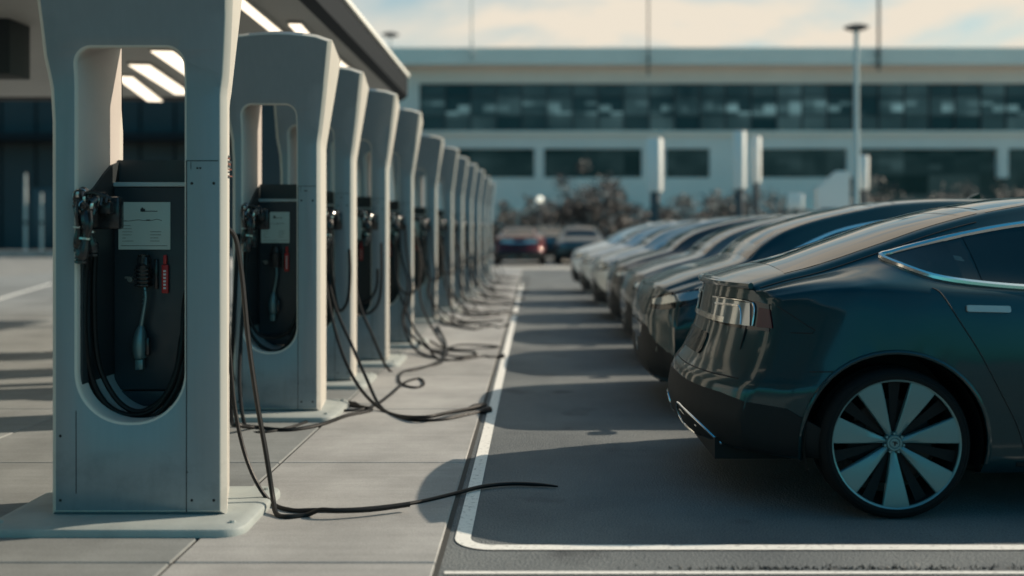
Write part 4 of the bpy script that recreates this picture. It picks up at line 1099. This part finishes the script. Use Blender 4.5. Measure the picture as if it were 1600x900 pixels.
# ------------------------------------------------------------------ light, sky, camera
EL, AZ = 33.5, 16.0                                   # sun to the right and a little beyond the row
sd = Vector((math.cos(R(EL))*math.cos(R(AZ)), math.cos(R(EL))*math.sin(R(AZ)), math.sin(R(EL))))
sl = bpy.data.lights.new('sun', 'SUN'); sl.energy = 5.0; sl.angle = R(.5); sl.color = (1., .86, .69)
so = bpy.data.objects.new('sun', sl); COL.objects.link(so); so.rotation_euler = (-sd).to_track_quat('-Z', 'Y').to_euler(); so.location = sd*60
wd = bpy.data.worlds.new('World'); scene.world = wd; wd.use_nodes = True
nt = wd.node_tree; N = nt.nodes; L = nt.links
bg = N['Background']; bg.inputs['Strength'].default_value = .120
sky = N.new('ShaderNodeTexSky'); sky.sky_type = 'NISHITA'; sky.sun_disc = False
sky.sun_elevation = R(EL); sky.sun_rotation = R(90-AZ); sky.air_density = 1.2; sky.dust_density = 1.5; sky.ozone_density = 1.2
tint = N.new('ShaderNodeMix'); tint.data_type = 'RGBA'; tint.blend_type = 'MULTIPLY'; tint.inputs[0].default_value = 1; tint.inputs[7].default_value = (.13, .82, .96, 1)
L.new(sky.outputs[0], tint.inputs[6])
tc = N.new('ShaderNodeTexCoord'); mp = N.new('ShaderNodeMapping'); mp.inputs['Scale'].default_value = (2.2, 2.2, 7.5); mp.inputs['Rotation'].default_value = (0, R(22), 0)
nz = N.new('ShaderNodeTexNoise'); nz.inputs['Scale'].default_value = 1.7; nz.inputs['Detail'].default_value = 9; nz.inputs['Roughness'].default_value = .52; nz.inputs['Distortion'].default_value = .4
L.new(tc.outputs['Generated'], mp.inputs[0]); L.new(mp.outputs[0], nz.inputs['Vector'])
cr = N.new('ShaderNodeValToRGB'); cr.color_ramp.elements[0].position = .23; cr.color_ramp.elements[1].position = .53
L.new(nz.outputs['Fac'], cr.inputs[0])
cl = N.new('ShaderNodeMix'); cl.data_type = 'RGBA'; cg = N.new('ShaderNodeVectorMath'); cg.operation = 'SCALE'; cg.inputs[0].default_value = (6.7, 6.0, 4.95)
sx = N.new('ShaderNodeSeparateXYZ'); L.new(tc.outputs['Generated'], sx.inputs[0])
def mrange(src, a, b_, lo, hi):
    k = N.new('ShaderNodeMapRange'); k.interpolation_type = 'SMOOTHSTEP'
    for i_, v_ in enumerate((a, b_, lo, hi)): k.inputs[i_+1].default_value = v_
    L.new(src, k.inputs[0]); return k.outputs[0]
def mulf(a, b_):
    k = N.new('ShaderNodeMath'); k.operation = 'MULTIPLY'; L.new(a, k.inputs[0]); L.new(b_, k.inputs[1]); return k.outputs[0]
cover = mulf(mulf(cr.outputs[0], mrange(sx.outputs[2], .55, .85, 1, .06)), mrange(sx.outputs[1], -.1, .5, .06, 1))     # a bank of cloud low over the building
dt = N.new('ShaderNodeVectorMath'); dt.operation = 'DOT_PRODUCT'; dt.inputs[1].default_value = sd; L.new(tc.outputs['Generated'], dt.inputs[0])
glow = mrange(dt.outputs['Value'], .80, .99, 0, 1)      # unseen bright halo added round the sun for warm fill and car highlights
mxn = N.new('ShaderNodeMath'); mxn.operation = 'MAXIMUM'; L.new(cover, mxn.inputs[0]); L.new(glow, mxn.inputs[1])
gain = mrange(dt.outputs['Value'], .80, .99, 1, 1.7); L.new(gain, cg.inputs['Scale']); L.new(cg.outputs[0], cl.inputs[7])
L.new(mxn.outputs[0], cl.inputs[0]); L.new(tint.outputs[2], cl.inputs[6]); L.new(cl.outputs[2], bg.inputs['Color'])

cam = bpy.data.cameras.new('camera'); co = bpy.data.objects.new('camera', cam); COL.objects.link(co)
co.location = (0, 0, EYE); co.rotation_euler = (R(90), 0, 0)
cam.sensor_width = 36; cam.lens = 36; cam.shift_x = -35/1600; cam.shift_y = -90/1600
cam.clip_start = .05; cam.clip_end = 2000
cam.dof.use_dof = True; cam.dof.focus_distance = 5.2; cam.dof.aperture_fstop = .85
scene.camera = co
scene.view_settings.view_transform = 'Standard'; scene.view_settings.look = 'None'
scene.view_settings.exposure = .10; scene.view_settings.gamma = 1; scene.view_settings.use_curve_mapping = False
